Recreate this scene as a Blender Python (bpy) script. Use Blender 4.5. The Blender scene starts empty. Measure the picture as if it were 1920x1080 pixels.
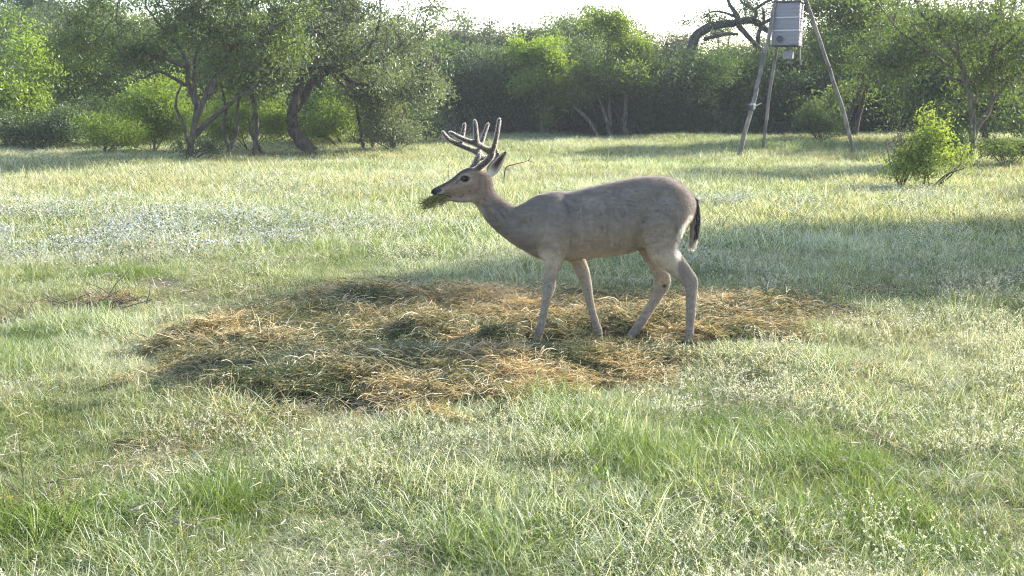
import bpy, math
import numpy as np
from mathutils import Vector

sc = bpy.context.scene
C = sc.collection
rng = np.random.default_rng(7)
R = math.radians

# ---------------------------------------------------------------- camera
H, PITCH, FOV = 1.55, R(10.05), R(50)
F = 960 / math.tan(FOV / 2)                       # focal length in photograph pixels
cd = bpy.data.cameras.new('camera'); cam = bpy.data.objects.new('camera', cd); C.objects.link(cam)
cam.location = (0, 0, H); cam.rotation_euler = (R(90) - PITCH, 0, 0)
cd.sensor_width = 36; cd.lens = 18 / math.tan(FOV / 2); cd.clip_start = .05; cd.clip_end = 3000
sc.camera = cam

# ---------------------------------------------------------------- light
SUN_EL, SUN_AZ = R(27), math.atan2(.80, .60)      # azimuth from +Y towards +X
EXPO = 1.58
w = bpy.data.worlds.new('World'); sc.world = w; w.use_nodes = True
nt = w.node_tree; nt.nodes.clear()
sky = nt.nodes.new('ShaderNodeTexSky'); sky.sky_type = 'NISHITA'; sky.sun_disc = False
sky.sun_elevation = SUN_EL; sky.sun_rotation = SUN_AZ
sky.air_density = 1.0; sky.dust_density = 1.2; sky.ozone_density = 1.0
bg = nt.nodes.new('ShaderNodeBackground'); bg.inputs[1].default_value = .15
wo = nt.nodes.new('ShaderNodeOutputWorld')
nt.links.new(sky.outputs[0], bg.inputs[0]); nt.links.new(bg.outputs[0], wo.inputs[0])
sl = bpy.data.lights.new('sun', 'SUN'); sl.energy = 5.0; sl.angle = R(.5); sl.color = (1, .95, .85)
so = bpy.data.objects.new('sun', sl); C.objects.link(so)
sdir = Vector((math.sin(SUN_AZ) * math.cos(SUN_EL), math.cos(SUN_AZ) * math.cos(SUN_EL), math.sin(SUN_EL)))
so.rotation_euler = (-sdir).to_track_quat('-Z', 'Y').to_euler(); so.location = (20, 15, 20)
sc.view_settings.view_transform = 'Standard'; sc.view_settings.look = 'None'
sc.view_settings.exposure = EXPO; sc.view_settings.gamma = 1; sc.view_settings.use_curve_mapping = False
sc.cycles.max_bounces = 7; sc.cycles.diffuse_bounces = 3; sc.cycles.glossy_bounces = 2
sc.cycles.transmission_bounces = 5; sc.cycles.transparent_max_bounces = 6; sc.cycles.volume_bounces = 1
sc.cycles.filter_width = 1.1
sc.cycles.use_denoising = True; sc.cycles.denoising_prefilter = 'FAST'

# ---------------------------------------------------------------- pixel <-> world helpers (layout only)
cp, sp_ = math.cos(PITCH), math.sin(PITCH)
def ray(u, v):
    x, yu = (u - 960) / F, (540 - v) / F
    return x, cp + yu * sp_, -sp_ + yu * cp
def P(u, v, Y):                                   # point of the vertical plane y = Y
    x, y, z = ray(u, v); t = Y / y
    return np.array((x * t, Y, H + z * t))
def proj(p):                                      # world -> photograph pixels (arrays)
    x, y, z = p[..., 0], p[..., 1], p[..., 2] - H
    dep = y * cp - z * sp_; up = y * sp_ + z * cp
    return 960 + F * x / dep, 540 - F * up / dep
def Gxy(u, v):
    x, y, z = ray(u, v); t = -H / z
    return x * t, y * t

# ---------------------------------------------------------------- ground shape
def vnoise(x, y, s, seed=0):
    """smooth value noise, arrays"""
    x = np.asarray(x, float) / s + 100; y = np.asarray(y, float) / s + 100
    xi, yi = np.floor(x).astype(np.int64), np.floor(y).astype(np.int64)
    fx, fy = x - xi, y - yi; fx = fx * fx * (3 - 2 * fx); fy = fy * fy * (3 - 2 * fy)
    def h(a, b):
        n = (a * 374761393 + b * 668265263 + seed * 1442695041) & 0x7fffffff
        n = ((n ^ (n >> 13)) * 1274126177) & 0x7fffffff
        return ((n ^ (n >> 16)) & 0xffff) / 65535.
    return (h(xi, yi) * (1 - fx) + h(xi + 1, yi) * fx) * (1 - fy) + (h(xi, yi + 1) * (1 - fx) + h(xi + 1, yi + 1) * fx) * fy

HAY = np.array([Gxy(*p) for p in [(285, 668), (330, 632), (470, 598), (590, 558), (720, 532), (900, 536), (1060, 545), (1330, 566), (1500, 566), (1560, 590), (1500, 618), (1340, 655), (1230, 690), (1090, 728), (960, 742), (840, 772), (700, 762), (520, 764), (390, 742), (310, 705)]])
def poly_sd(x, y, poly):
    x = np.asarray(x, float); y = np.asarray(y, float)
    d = np.full(x.shape, 1e9); s = np.ones(x.shape)
    n = len(poly)
    for i in range(n):
        ax, ay = poly[i]; bx, by = poly[(i + 1) % n]
        ex, ey = bx - ax, by - ay; wx, wy = x - ax, y - ay
        t = np.clip((wx * ex + wy * ey) / (ex * ex + ey * ey), 0, 1)
        d = np.minimum(d, np.hypot(wx - ex * t, wy - ey * t))
        c = ((ay <= y) & (by > y)) | ((ay > y) & (by <= y))
        xx = ax + (y - ay) / np.where(ey == 0, 1e-9, ey) * ex
        s = np.where(c & (x < xx), -s, s)
    return d * s                                   # < 0 inside
def hay_mask(x, y):
    d = poly_sd(x, y, HAY) + .11 + .50 * (vnoise(x, y, .35, 3) - .5) + .2 * (vnoise(x, y, .13, 4) - .5)
    return np.clip(.5 - d / .22, 0, 1)
BUMPS = [(700, 575, .20, .10), (620, 590, .18, .05), (790, 640, .20, .12), (950, 655, .15, .09), (700, 705, .26, .05), (560, 730, .24, .04),
         (830, 712, .2, .06), (880, 570, .2, .06), (400, 640, .14, .06), (930, 700, .12, .06), (1130, 690, .14, .05), (760, 745, .13, .04),
         (1240, 605, .2, .04), (1400, 595, .22, .05), (1000, 590, .2, .04), (480, 660, .16, .05)]
BUMPS = [(*Gxy(u, v), r, h) for u, v, r, h in BUMPS]
FEETXY = [Gxy(1005, 640), Gxy(1122, 632), Gxy(1180, 636), Gxy(1292, 648)]
def gz(x, y):
    x = np.asarray(x, float); y = np.asarray(y, float)
    r = np.clip((y - 9) / 12, 0, 1)
    near = .05 * (vnoise(x, y, .9, 11) - .5) + .07 * (vnoise(x, y, 2.3, 12) - .5)
    far = .28 * (vnoise(x, y, 7, 13) - .5) + .12 * (vnoise(x, y, 2.6, 14) - .5)
    dd = np.exp(-(((x - .6) / 1.1) ** 2 + ((y - 6.85) / .5) ** 2))
    z = (near * (1 - dd) + far * r) - .01
    inside = np.clip(.5 - (poly_sd(x, y, HAY) + .1) / .2, 0, 1)
    hz = .022 * inside
    for bx, by, br, bh in BUMPS:
        hz = hz + bh * 1.05 * np.exp(-(((x - bx) / br) ** 2 + ((y - by) / (br * .85)) ** 2))
    ft = np.zeros_like(x)
    for fx_, fy_ in FEETXY: ft = np.maximum(ft, np.exp(-(((x - fx_) / .16) ** 2 + ((y - fy_ + .06) / .22) ** 2)))
    hz = hz * (1 - ft) - .022 * ft
    z = z + hz + .035 * inside * (vnoise(x, y, .22, 21) - .4) * (1 - dd * .7)
    return z * np.clip(1 - (np.hypot(x, y) - 120) / 100, 0, 1)
def G(u, v):                                      # pixel -> ground point
    x, y = Gxy(u, v)
    return np.array((x, y, float(gz(x, y))))

# ---------------------------------------------------------------- mesh helpers
def mesh(name, V, T, attrs=None, smooth=False):
    V = np.ascontiguousarray(V, np.float32); T = np.ascontiguousarray(T, np.int32)
    me = bpy.data.meshes.new(name); k = T.shape[1]
    me.vertices.add(len(V)); me.vertices.foreach_set('co', V.ravel())
    me.loops.add(T.size); me.loops.foreach_set('vertex_index', T.ravel())
    me.polygons.add(len(T)); me.polygons.foreach_set('loop_start', np.arange(0, T.size, k, dtype=np.int32))
    me.update(calc_edges=True)
    me.polygons.foreach_set('use_smooth', np.full(len(T), smooth))
    for a, val in (attrs or {}).items():
        val = np.asarray(val, np.float32)
        if val.ndim == 1:
            at = me.attributes.new(a, 'FLOAT', 'POINT'); at.data.foreach_set('value', val)
        else:
            at = me.attributes.new(a, 'FLOAT_COLOR', 'POINT')
            at.data.foreach_set('color', np.c_[val[:, :3], np.ones(len(val))].astype(np.float32).ravel())
    return me
def obj(name, me, mat=None, parent=None, loc=None, link=True):
    o = bpy.data.objects.new(name, me)
    if mat is not None and me is not None: me.materials.clear(); me.materials.append(mat)
    if parent is not None: o.parent = parent
    if loc is not None: o.location = [float(v) for v in loc]
    if link: C.objects.link(o)
    return o
def tag(o, label=None, cat=None, group=None, kind=None):
    for k, v in (('label', label), ('category', cat), ('group', group), ('kind', kind)):
        if v: o[k] = v
    return o
class Geo:                                         # collects triangles
    def __init__(s): s.V, s.T, s.A, s.n = [], [], [], 0
    def add(s, V, T, a=0.5):
        V = np.asarray(V, float); T = np.asarray(T, int)
        s.V.append(V); s.T.append(T + s.n); s.A.append(np.broadcast_to(np.asarray(a, float), (len(V),))); s.n += len(V)
    def tube(s, pts, rad, sides=6, a=.5, cap=True, jit=0):
        pts = np.asarray(pts, float); n = len(pts); rad = np.broadcast_to(np.asarray(rad, float), (n,))
        t = np.gradient(pts, axis=0); t /= np.linalg.norm(t, axis=1)[:, None] + 1e-12
        ref = np.array((0, 1., 0)) if abs(t[:, 1]).mean() < .8 else np.array((1., 0, 0))
        x = np.cross(t, ref); x /= np.linalg.norm(x, axis=1)[:, None] + 1e-12; y = np.cross(t, x)
        an = np.arange(sides) * 2 * math.pi / sides
        rr = rad[:, None] * (1 + (jit * (rng.random((n, sides)) - .5) if jit else 0))
        V = pts[:, None] + (x[:, None] * np.cos(an)[None, :, None] + y[:, None] * np.sin(an)[None, :, None]) * rr[..., None] * np.ones((n, sides, 1))
        i = np.arange(n - 1)[:, None] * sides; j = np.arange(sides)[None]; j2 = (j + 1) % sides
        q = np.stack([i + j, i + j2, i + sides + j2, i + sides + j], -1).reshape(-1, 4)
        T = np.r_[q[:, [0, 1, 2]], q[:, [0, 2, 3]]]
        V = V.reshape(-1, 3)
        if cap:
            V = np.r_[V, pts[:1], pts[-1:]]; c0, c1 = n * sides, n * sides + 1; jj = np.arange(sides)
            T = np.r_[T, np.c_[np.full(sides, c0), (jj + 1) % sides, jj], np.c_[np.full(sides, c1), (n - 1) * sides + jj, (n - 1) * sides + (jj + 1) % sides]]
        s.add(V, T, a)
    def box(s, c, size, M=None, a=.5, bev=0.0):
        c = np.asarray(c, float); h = np.asarray(size, float) / 2
        b = min(bev, h.min() * .9)
        vs = []
        for sx in (-1, 1):
            for sy in (-1, 1):
                for sz in (-1, 1):
                    sg = np.array((sx, sy, sz), float)
                    for ax in range(3):
                        p = sg * (h - b); p[ax] = sg[ax] * h[ax]; vs.append(p)
        import itertools
        V = np.array(vs)
        idx = lambda sx, sy, sz, ax: (((sx > 0) * 4 + (sy > 0) * 2 + (sz > 0)) * 3 + ax)
        quads, tris = [], []
        for ax in range(3):
            o1, o2 = [k for k in range(3) if k != ax]
            for sg in (-1, 1):
                q = []
                for a1, a2 in ((-1, -1), (1, -1), (1, 1), (-1, 1)):
                    t = [0, 0, 0]; t[ax] = sg; t[o1] = a1; t[o2] = a2; q.append(idx(*t, ax))
                quads.append(q if (sg > 0) ^ (ax == 1) else q[::-1])
            for s1 in (-1, 1):
                for s2 in (-1, 1):
                    t0 = [0, 0, 0]; t0[o1] = s1; t0[o2] = s2; t1 = list(t0); t0[ax] = -1; t1[ax] = 1
                    quads.append([idx(*t0, o1), idx(*t1, o1), idx(*t1, o2), idx(*t0, o2)])
        for sx in (-1, 1):
            for sy in (-1, 1):
                for sz in (-1, 1): tris.append([idx(sx, sy, sz, k) for k in range(3)])
        T = [[q[0], q[1], q[2]] for q in quads] + [[q[0], q[2], q[3]] for q in quads] + tris
        if M is not None: V = V @ np.asarray(M, float).T
        s.add(V + c, T, a)
    def mesh(s, name, smooth=False):
        return mesh(name, np.concatenate(s.V), np.concatenate(s.T), {'tint': np.concatenate(s.A)}, smooth)
def unit(v): return v / (np.linalg.norm(v, axis=-1, keepdims=True) + 1e-12)
def leaf_arrays(c, L, W, rg, tint=None, axis=None, flat=0.0):
    """rhombic folded leaves: c (n,3) base points, L lengths, W widths"""
    n = len(c); L = np.broadcast_to(L, (n,)); W = np.broadcast_to(W, (n,))
    d = unit(rg.normal(size=(n, 3))) if axis is None else unit(axis + .55 * rg.normal(size=(n, 3)))
    s_ = rg.normal(size=(n, 3)); s_[:, 2] *= (1 - flat); s_ = unit(s_ - (s_ * d).sum(1, keepdims=True) * d)
    nn = np.cross(d, s_)
    b = c; m = c + d * (L * .5)[:, None]; k = (W * .5)[:, None]; f = nn * (W * .18)[:, None]
    V = np.stack([b, m + s_ * k + f, c + d * L[:, None], m - s_ * k + f], 1).reshape(-1, 3)
    i = np.arange(n)[:, None] * 4
    T = np.concatenate([i + np.array([[0, 1, 2]]), i + np.array([[0, 2, 3]])])
    t = rg.random(n) if tint is None else tint
    return V, T, np.repeat(t, 4)

# ---------------------------------------------------------------- materials
def nodes(name):
    m = bpy.data.materials.new(name); m.use_nodes = True; t = m.node_tree; t.nodes.clear()
    return m, t, t.nodes.new('ShaderNodeOutputMaterial')
def N(t, typ, **kw):
    n = t.nodes.new(typ)
    for k, v in kw.items():
        if k.startswith('i_'): n.inputs[k[2:].replace('_', ' ')].default_value = v
        else: setattr(n, k, v)
    return n
def mixc(t, fac, a, b, mode='MIX'):
    n = t.nodes.new('ShaderNodeMix'); n.data_type = 'RGBA'; n.blend_type = mode
    for sock, v in ((n.inputs[0], fac), (n.inputs[6], a), (n.inputs[7], b)):
        if isinstance(v, (int, float)): sock.default_value = v
        elif isinstance(v, tuple): sock.default_value = (*v, 1)
        else: t.links.new(v, sock)
    return n.outputs[2]
def math_(t, op, a, b=0.0, clamp=False):
    n = t.nodes.new('ShaderNodeMath'); n.operation = op; n.use_clamp = clamp
    for sock, v in ((n.inputs[0], a), (n.inputs[1], b)):
        if isinstance(v, (int, float)): sock.default_value = v
        else: t.links.new(v, sock)
    return n.outputs[0]
def attr(t, name, inst=False):
    n = t.nodes.new('ShaderNodeAttribute'); n.attribute_name = name
    n.attribute_type = 'INSTANCER' if inst else 'GEOMETRY'
    return n
def wnoise(t, scale, detail=3, obj_space=False):
    g = t.nodes.new('ShaderNodeTexCoord' if obj_space else 'ShaderNodeNewGeometry')
    n = t.nodes.new('ShaderNodeTexNoise'); n.inputs['Scale'].default_value = scale; n.inputs['Detail'].default_value = detail
    t.links.new(g.outputs['Object' if obj_space else 'Position'], n.inputs['Vector'])
    return n.outputs['Fac']
def thin_leaf(t, out, col, trans=.45, gloss=.06, rough=.45, warm=(1.0, 1.0, .55)):
    d = N(t, 'ShaderNodeBsdfDiffuse'); tr = N(t, 'ShaderNodeBsdfTranslucent'); g = N(t, 'ShaderNodeBsdfGlossy', i_Roughness=rough)
    t.links.new(col, d.inputs[0]); t.links.new(mixc(t, 1.0, col, warm, 'MULTIPLY'), tr.inputs[0])
    g.inputs[0].default_value = (.9, .95, 1, 1)
    m1 = N(t, 'ShaderNodeMixShader'); m1.inputs[0].default_value = trans
    t.links.new(d.outputs[0], m1.inputs[1]); t.links.new(tr.outputs[0], m1.inputs[2])
    m2 = N(t, 'ShaderNodeMixShader'); m2.inputs[0].default_value = gloss
    t.links.new(m1.outputs[0], m2.inputs[1]); t.links.new(g.outputs[0], m2.inputs[2])
    t.links.new(m2.outputs[0], out.inputs[0])
def leaf_mat(name, c0, c1, trans=.5, gloss=.06, rough=.45, patch=.6):
    m, t, out = nodes(name)
    n = wnoise(t, patch, 2)
    f = math_(t, 'ADD', math_(t, 'MULTIPLY', attr(t, 'tint').outputs['Fac'], .6), math_(t, 'MULTIPLY', math_(t, 'SUBTRACT', n, .3), .9), True)
    thin_leaf(t, out, mixc(t, f, c0, c1), trans, gloss, rough)
    return m
def grass_mat(name, green, lush, straw, pale, gloss=.12, trans=.45, rough=.35):
    m, t, out = nodes(name)
    tint = attr(t, 'tint').outputs['Fac']; dry = attr(t, 'dry', True).outputs['Fac']; pl = attr(t, 'pale', True).outputs['Fac']
    base = mixc(t, tint, green, lush)
    f = math_(t, 'MULTIPLY', math_(t, 'SUBTRACT', math_(t, 'ADD', dry, tint), .75), 3.0, True)
    c = mixc(t, f, base, straw)
    ti2 = math_(t, 'FRACT', math_(t, 'MULTIPLY', tint, 7.31))
    f2 = math_(t, 'MULTIPLY', math_(t, 'SUBTRACT', math_(t, 'ADD', pl, ti2), .95), 3.0, True)
    thin_leaf(t, out, mixc(t, f2, c, pale), trans, gloss, rough, (1, 1, .7))
    return m
def bark_mat(name, c0, c1, scale=14):
    m, t, out = nodes(name)
    tc = N(t, 'ShaderNodeTexCoord'); mp = N(t, 'ShaderNodeMapping'); mp.inputs['Scale'].default_value = (1, 1, .25)
    n = N(t, 'ShaderNodeTexNoise'); n.inputs['Scale'].default_value = scale; n.inputs['Detail'].default_value = 5
    t.links.new(tc.outputs['Object'], mp.inputs[0]); t.links.new(mp.outputs[0], n.inputs['Vector'])
    r = N(t, 'ShaderNodeMapRange'); r.inputs[1].default_value = .35; r.inputs[2].default_value = .68; t.links.new(n.outputs['Fac'], r.inputs[0])
    p = N(t, 'ShaderNodeBsdfPrincipled'); p.inputs['Roughness'].default_value = .85
    t.links.new(mixc(t, r.outputs[0], c0, c1), p.inputs['Base Color'])
    b = N(t, 'ShaderNodeBump'); b.inputs['Strength'].default_value = .9; b.inputs['Distance'].default_value = .03
    t.links.new(n.outputs['Fac'], b.inputs['Height']); t.links.new(b.outputs[0], p.inputs['Normal'])
    t.links.new(p.outputs[0], out.inputs[0])
    return m
def plain(name, c, rough=.6, metal=0, var=.25, scale=20, c2=None):
    m, t, out = nodes(name)
    p = N(t, 'ShaderNodeBsdfPrincipled'); p.inputs['Roughness'].default_value = rough; p.inputs['Metallic'].default_value = metal
    c2 = c2 or tuple(v * (1 - var) for v in c)
    t.links.new(mixc(t, wnoise(t, scale, 4, True), c, c2), p.inputs['Base Color']); t.links.new(p.outputs[0], out.inputs[0])
    return m

M_bark = bark_mat('mesquite_bark', (.035, .028, .024), (.13, .105, .085))
M_oak = bark_mat('oak_bark', (.03, .025, .025), (.10, .085, .08), 8)
M_greybark = bark_mat('pale_bark', (.07, .06, .05), (.24, .21, .17), 18)
L_mesq = leaf_mat('mesquite_leaf', (.06, .095, .022), (.19, .26, .055), .58, .05)
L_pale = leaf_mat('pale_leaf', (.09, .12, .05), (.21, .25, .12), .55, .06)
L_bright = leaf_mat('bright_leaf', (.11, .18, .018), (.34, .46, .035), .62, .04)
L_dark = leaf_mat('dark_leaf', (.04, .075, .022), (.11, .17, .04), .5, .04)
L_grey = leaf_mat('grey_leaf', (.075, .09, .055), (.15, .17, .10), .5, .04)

# ---------------------------------------------------------------- scattering (stuff only)
def scatter(name, pts, coll, scale, dry, pale, idx, tilt=.12, label=None, cat=None, rg=rng):
    n = len(pts)
    me = bpy.data.meshes.new(name); me.vertices.add(n); me.vertices.foreach_set('co', np.asarray(pts, np.float32).ravel())
    rot = np.c_[rg.normal(0, tilt, n), rg.normal(0, tilt, n), rg.random(n) * 6.283]
    a = me.attributes.new('rot', 'FLOAT_VECTOR', 'POINT'); a.data.foreach_set('vector', rot.astype(np.float32).ravel())
    for k, v in (('scl', scale), ('dry', dry), ('pale', pale)):
        a = me.attributes.new(k, 'FLOAT', 'POINT'); a.data.foreach_set('value', np.broadcast_to(np.asarray(v, np.float32), (n,)).copy())
    a = me.attributes.new('idx', 'INT', 'POINT'); a.data.foreach_set('value', np.asarray(idx, np.int32))
    o = obj(name, me)
    g = bpy.data.node_groups.new(name, 'GeometryNodeTree')
    g.interface.new_socket('Geometry', in_out='INPUT', socket_type='NodeSocketGeometry')
    g.interface.new_socket('Geometry', in_out='OUTPUT', socket_type='NodeSocketGeometry')
    nn = g.nodes.new; gi, go = nn('NodeGroupInput'), nn('NodeGroupOutput')
    ci = nn('GeometryNodeCollectionInfo'); ci.inputs['Collection'].default_value = coll
    ci.inputs['Separate Children'].default_value = True; ci.inputs['Reset Children'].default_value = True
    ip = nn('GeometryNodeInstanceOnPoints'); ip.inputs['Pick Instance'].default_value = True
    def na(nm, typ):
        x = nn('GeometryNodeInputNamedAttribute'); x.data_type = typ; x.inputs['Name'].default_value = nm; return x.outputs['Attribute']
    e = nn('FunctionNodeEulerToRotation')
    L = g.links.new
    L(gi.outputs[0], ip.inputs['Points']); L(ci.outputs[0], ip.inputs['Instance']); L(na('idx', 'INT'), ip.inputs['Instance Index'])
    L(na('rot', 'FLOAT_VECTOR'), e.inputs[0]); L(e.outputs[0], ip.inputs['Rotation']); L(na('scl', 'FLOAT'), ip.inputs['Scale'])
    L(ip.outputs[0], go.inputs[0])
    md = o.modifiers.new('scatter', 'NODES'); md.node_group = g
    tag(o, label, cat, kind='stuff')
    return o
def variants(name, meshes, mat):
    c = bpy.data.collections.new(name)
    for i, me in enumerate(meshes):
        me.materials.clear(); me.materials.append(mat)
        o = bpy.data.objects.new('%s_%02d' % (name, i), me); c.objects.link(o)
    return c
def tuft(n, rad, h0, h1, wid, lean, curl, seed, gauss=False, flat=0.0):
    rg = np.random.default_rng(seed)
    r = rad * np.sqrt(rg.random(n)) if not gauss else np.abs(rg.normal(0, rad * .5, n)); an = rg.random(n) * 6.283
    base = np.c_[r * np.cos(an), r * np.sin(an), np.full(n, -.012)]
    L = h0 + (h1 - h0) * rg.random(n) ** 1.3
    a2 = rg.random(n) * 6.283; ln = np.abs(rg.normal(lean, lean * .6, n)); cu = rg.normal(curl, curl * .5, n)
    out = np.c_[np.cos(a2), np.sin(a2), np.zeros(n)]; side = np.c_[-np.sin(a2), np.cos(a2), np.zeros(n)]
    tw = rg.random(n) * 3.14; wv = side * np.cos(tw)[:, None] + out * np.sin(tw)[:, None] * .6
    w_ = wid * (.6 + .8 * rg.random(n))
    sid = rg.normal(0, .25, n)
    ts = np.array((0, .35, .7, 1.0)); Vs = []
    p = base.copy(); prev = 0
    for k, tt in enumerate(ts):
        ang = ln + cu * tt; st = tt - prev; prev = tt
        dirv = out * np.sin(ang)[:, None] + np.array((0, 0, 1)) * np.cos(ang)[:, None] + side * (sid * tt)[:, None]
        dirv[:, 2] *= (1 - flat)
        p = p + dirv * (L * st)[:, None]
        p[:, 2] = np.maximum(p[:, 2], .002 if k else -.012)
        ww = (w_ * (1 - .55 * tt) * .5)[:, None]
        Vs += [p - wv * ww, p + wv * ww] if k < 3 else [p]
    V = np.stack(Vs, 1).reshape(-1, 3); i = np.arange(n)[:, None] * 7
    T = np.concatenate([i + np.array([f]) for f in ((0, 1, 3), (0, 3, 2), (2, 3, 5), (2, 5, 4), (4, 5, 6))])
    return mesh('tuft', V, T, {'tint': np.repeat(rg.random(n), 7)})

# ================================================================ GROUND
def ground():
    xs = np.unique(np.r_[np.linspace(-6, 6, 241), np.linspace(-40, 40, 161), np.linspace(-400, 400, 41), -1500, 1500])
    ys = np.unique(np.r_[np.linspace(2, 12, 201), np.linspace(-10, 70, 161), np.linspace(-300, 600, 46), -1500, 2500])
    X, Y = np.meshgrid(xs, ys, indexing='ij'); nx, ny = X.shape
    V = np.c_[X.ravel(), Y.ravel(), gz(X, Y).ravel()]
    i = (np.arange(nx - 1)[:, None] * ny + np.arange(ny - 1)[None]).ravel()
    me = mesh('ground', V, np.c_[i, i + ny, i + ny + 1, i + 1], {'hay': hay_mask(X, Y).ravel()}, True)
    m, t, out = nodes('soil_and_thatch')
    p = N(t, 'ShaderNodeBsdfPrincipled'); p.inputs['Roughness'].default_value = .95
    n1 = wnoise(t, 1.3, 5); n2 = wnoise(t, 60, 4)
    c = mixc(t, n1, (.055, .06, .03), (.13, .11, .065)); c = mixc(t, n2, mixc(t, 1.0, c, (.45, .42, .4), 'MULTIPLY'), c)
    c = mixc(t, attr(t, 'hay').outputs['Fac'], c, mixc(t, wnoise(t, 35, 5), (.035, .026, .02), (.15, .10, .07)))
    t.links.new(c, p.inputs['Base Color'])
    b = N(t, 'ShaderNodeBump'); b.inputs['Strength'].default_value = .8; b.inputs['Distance'].default_value = .03
    t.links.new(n2, b.inputs['Height']); t.links.new(b.outputs[0], p.inputs['Normal']); t.links.new(p.outputs[0], out.inputs[0])
    tag(obj('ground', me, m), 'flat open ground of soil and thatch under the grass', kind='structure')
ground()

# ================================================================ GRASS
M_grass = grass_mat('grass_blades', (.135, .19, .034), (.22, .315, .05), (.50, .43, .22), (.61, .63, .47), gloss=.045, trans=.5, rough=.5)
near_v = variants('near_tufts', [tuft(150, .17, .03, .10, .0030, .75, 2.2, 100 + i) for i in range(5)]
                  + [tuft(140, .16, .03, .10, .0029, 1.25, 1.8, 120 + i) for i in range(4)]
                  + [tuft(80, .09, .07, .17, .0040, .25, 1.3, 140 + i) for i in range(3)], M_grass)
far_v = variants('far_tufts', [tuft(110, .28, .06, .17, .010, .35, 1.2, 200 + i) for i in range(5)]
                 + [tuft(70, .2, .12, .26, .011, .3, .9, 220 + i) for i in range(3)], M_grass)
LUSH = [(*Gxy(u, v), r) for u, v, r in [(60, 640, .8), (20, 690, .5), (410, 960, .35), (1080, 800, .3), (1050, 760, .25), (1180, 860, .35), (1650, 980, .5),
        (1350, 800, .4), (60, 980, .3), (900, 1010, .25), (1250, 640, .12), (330, 600, .25), (1800, 1010, .3), (1560, 870, .35), (230, 520, .4), (1500, 620, .3)]]
def fields(x, y):
    dry = .06 + .72 * vnoise(x, y, 1.1, 31) * vnoise(x, y, .4, 32) + .45 * (vnoise(x, y, 3.5, 33) - .45)
    pale = .17 + .75 * vnoise(x, y, .8, 34) * vnoise(x, y, 2.2, 35)
    lush = np.zeros_like(x)
    for lx, ly, lr in LUSH: lush = np.maximum(lush, np.exp(-((x - lx) ** 2 + (y - ly) ** 2) / (lr * .62) ** 2))
    dry = dry - .5 * lush; pale = pale - .35 * lush
    hd = poly_sd(x, y, HAY)
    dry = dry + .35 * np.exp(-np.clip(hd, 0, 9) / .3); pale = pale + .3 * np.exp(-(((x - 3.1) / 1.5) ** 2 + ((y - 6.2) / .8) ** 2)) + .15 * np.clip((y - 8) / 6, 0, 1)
    return dry, pale, lush, hd
def field_points(n, y0, y1, power, margin=1.5):
    u = rng.random(n); y = (y0 ** power + u * (y1 ** power - y0 ** power)) ** (1 / power)
    hw = .49 * y + margin; x = (rng.random(n) * 2 - 1) * hw
    return x, y
# near grass
x, y = field_points(52000, 2.3, 11.5, 1.25)
dry, pale, lush, hd = fields(x, y)
bare = vnoise(x, y, .30, 41) * vnoise(x, y, .9, 42)
keep = (rng.random(len(x)) > hay_mask(x, y) * .95) & (bare > .012)
BARE = [(*Gxy(u, v), r) for u, v, r in [(180, 572, .24), (240, 566, .16), (40, 945, .22), (0, 950, .2), (640, 905, .1), (60, 605, .18), (430, 855, .07), (1900, 1000, .1)]]
for bx, by, br in BARE: keep &= (np.hypot((x - bx) * .7, (y - by) * 1.4) > br * (.6 + .8 * rng.random(len(x))))
x, y, dry, pale, lush, hd = [a[keep] for a in (x, y, dry, pale, lush, hd)]
tall = (rng.random(len(x)) < .06 + .5 * lush); low = vnoise(x, y, .35, 43) > .42; pale = pale + .12 * low
idx = np.where(tall, rng.integers(9, 12, len(x)), np.where(low, rng.integers(5, 9, len(x)), rng.integers(0, 5, len(x))))
scl = (.42 + .95 * vnoise(x, y, .42, 44) + .25 * rng.random(len(x))) * np.where(hd < .15, .7, 1)
scatter('grass', np.c_[x, y, gz(x, y)], near_v, scl, dry, pale, idx, label='pale green and straw coloured meadow grass in the foreground', cat='grass')
# meadow beyond
x, y = field_points(60000, 10.5, 62, 1.15, 4)
dry, pale, lush, hd = fields(x, y)
dry = dry + .12 * np.exp(-((y - 19) / 6) ** 2)
idx = np.where(rng.random(len(x)) < .12, rng.integers(5, 8, len(x)), rng.integers(0, 5, len(x)))
cov = np.exp(-(((x + 5.4) / 3.4) ** 2 + ((y - 12.0) / 1.7) ** 2) ** 2)
keep = rng.random(len(x)) > cov * .0
x, y, dry, pale, idx = [a[keep] for a in (x, y, dry, pale, idx)]
scatter('meadow_grass', np.c_[x, y, gz(x, y)], far_v, .75 + .5 * rng.random(len(x)), dry, pale, idx, label='sunlit meadow grass stretching back to the trees', cat='grass')

# silvery broadleaf ground cover
M_cover = grass_mat('silver_leaves', (.08, .10, .05), (.14, .17, .08), (.30, .29, .19), (.52, .54, .53), gloss=.05, trans=.3, rough=.35)
def cover_tuft(n, rad, seed, h=.12, L=.032):
    rg = np.random.default_rng(seed)
    r = rad * np.sqrt(rg.random(n)); an = rg.random(n) * 6.283
    c = np.c_[r * np.cos(an), r * np.sin(an), .02 + h * rg.random(n)]
    ax = np.c_[np.cos(an + rg.normal(0, 1, n)), np.sin(an + rg.normal(0, 1, n)), .25 * np.ones(n)]
    V, T, a = leaf_arrays(c, L * (.6 + .8 * rg.random(n)), L * .5, rg, axis=ax, flat=.6)
    return mesh('cover', V, T, {'tint': a})
cov_v = variants('cover_tufts', [cover_tuft(42, .15, 300 + i, .13, .026) for i in range(5)], M_cover)
n = 1700
x = -5.8 + rng.normal(0, 2.4, n); y = 11.8 + rng.normal(0, 1.05, n)
m_ = (vnoise(x, y, .8, 51) * .6 + vnoise(x, y, .3, 52) * .4 > .47)
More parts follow.
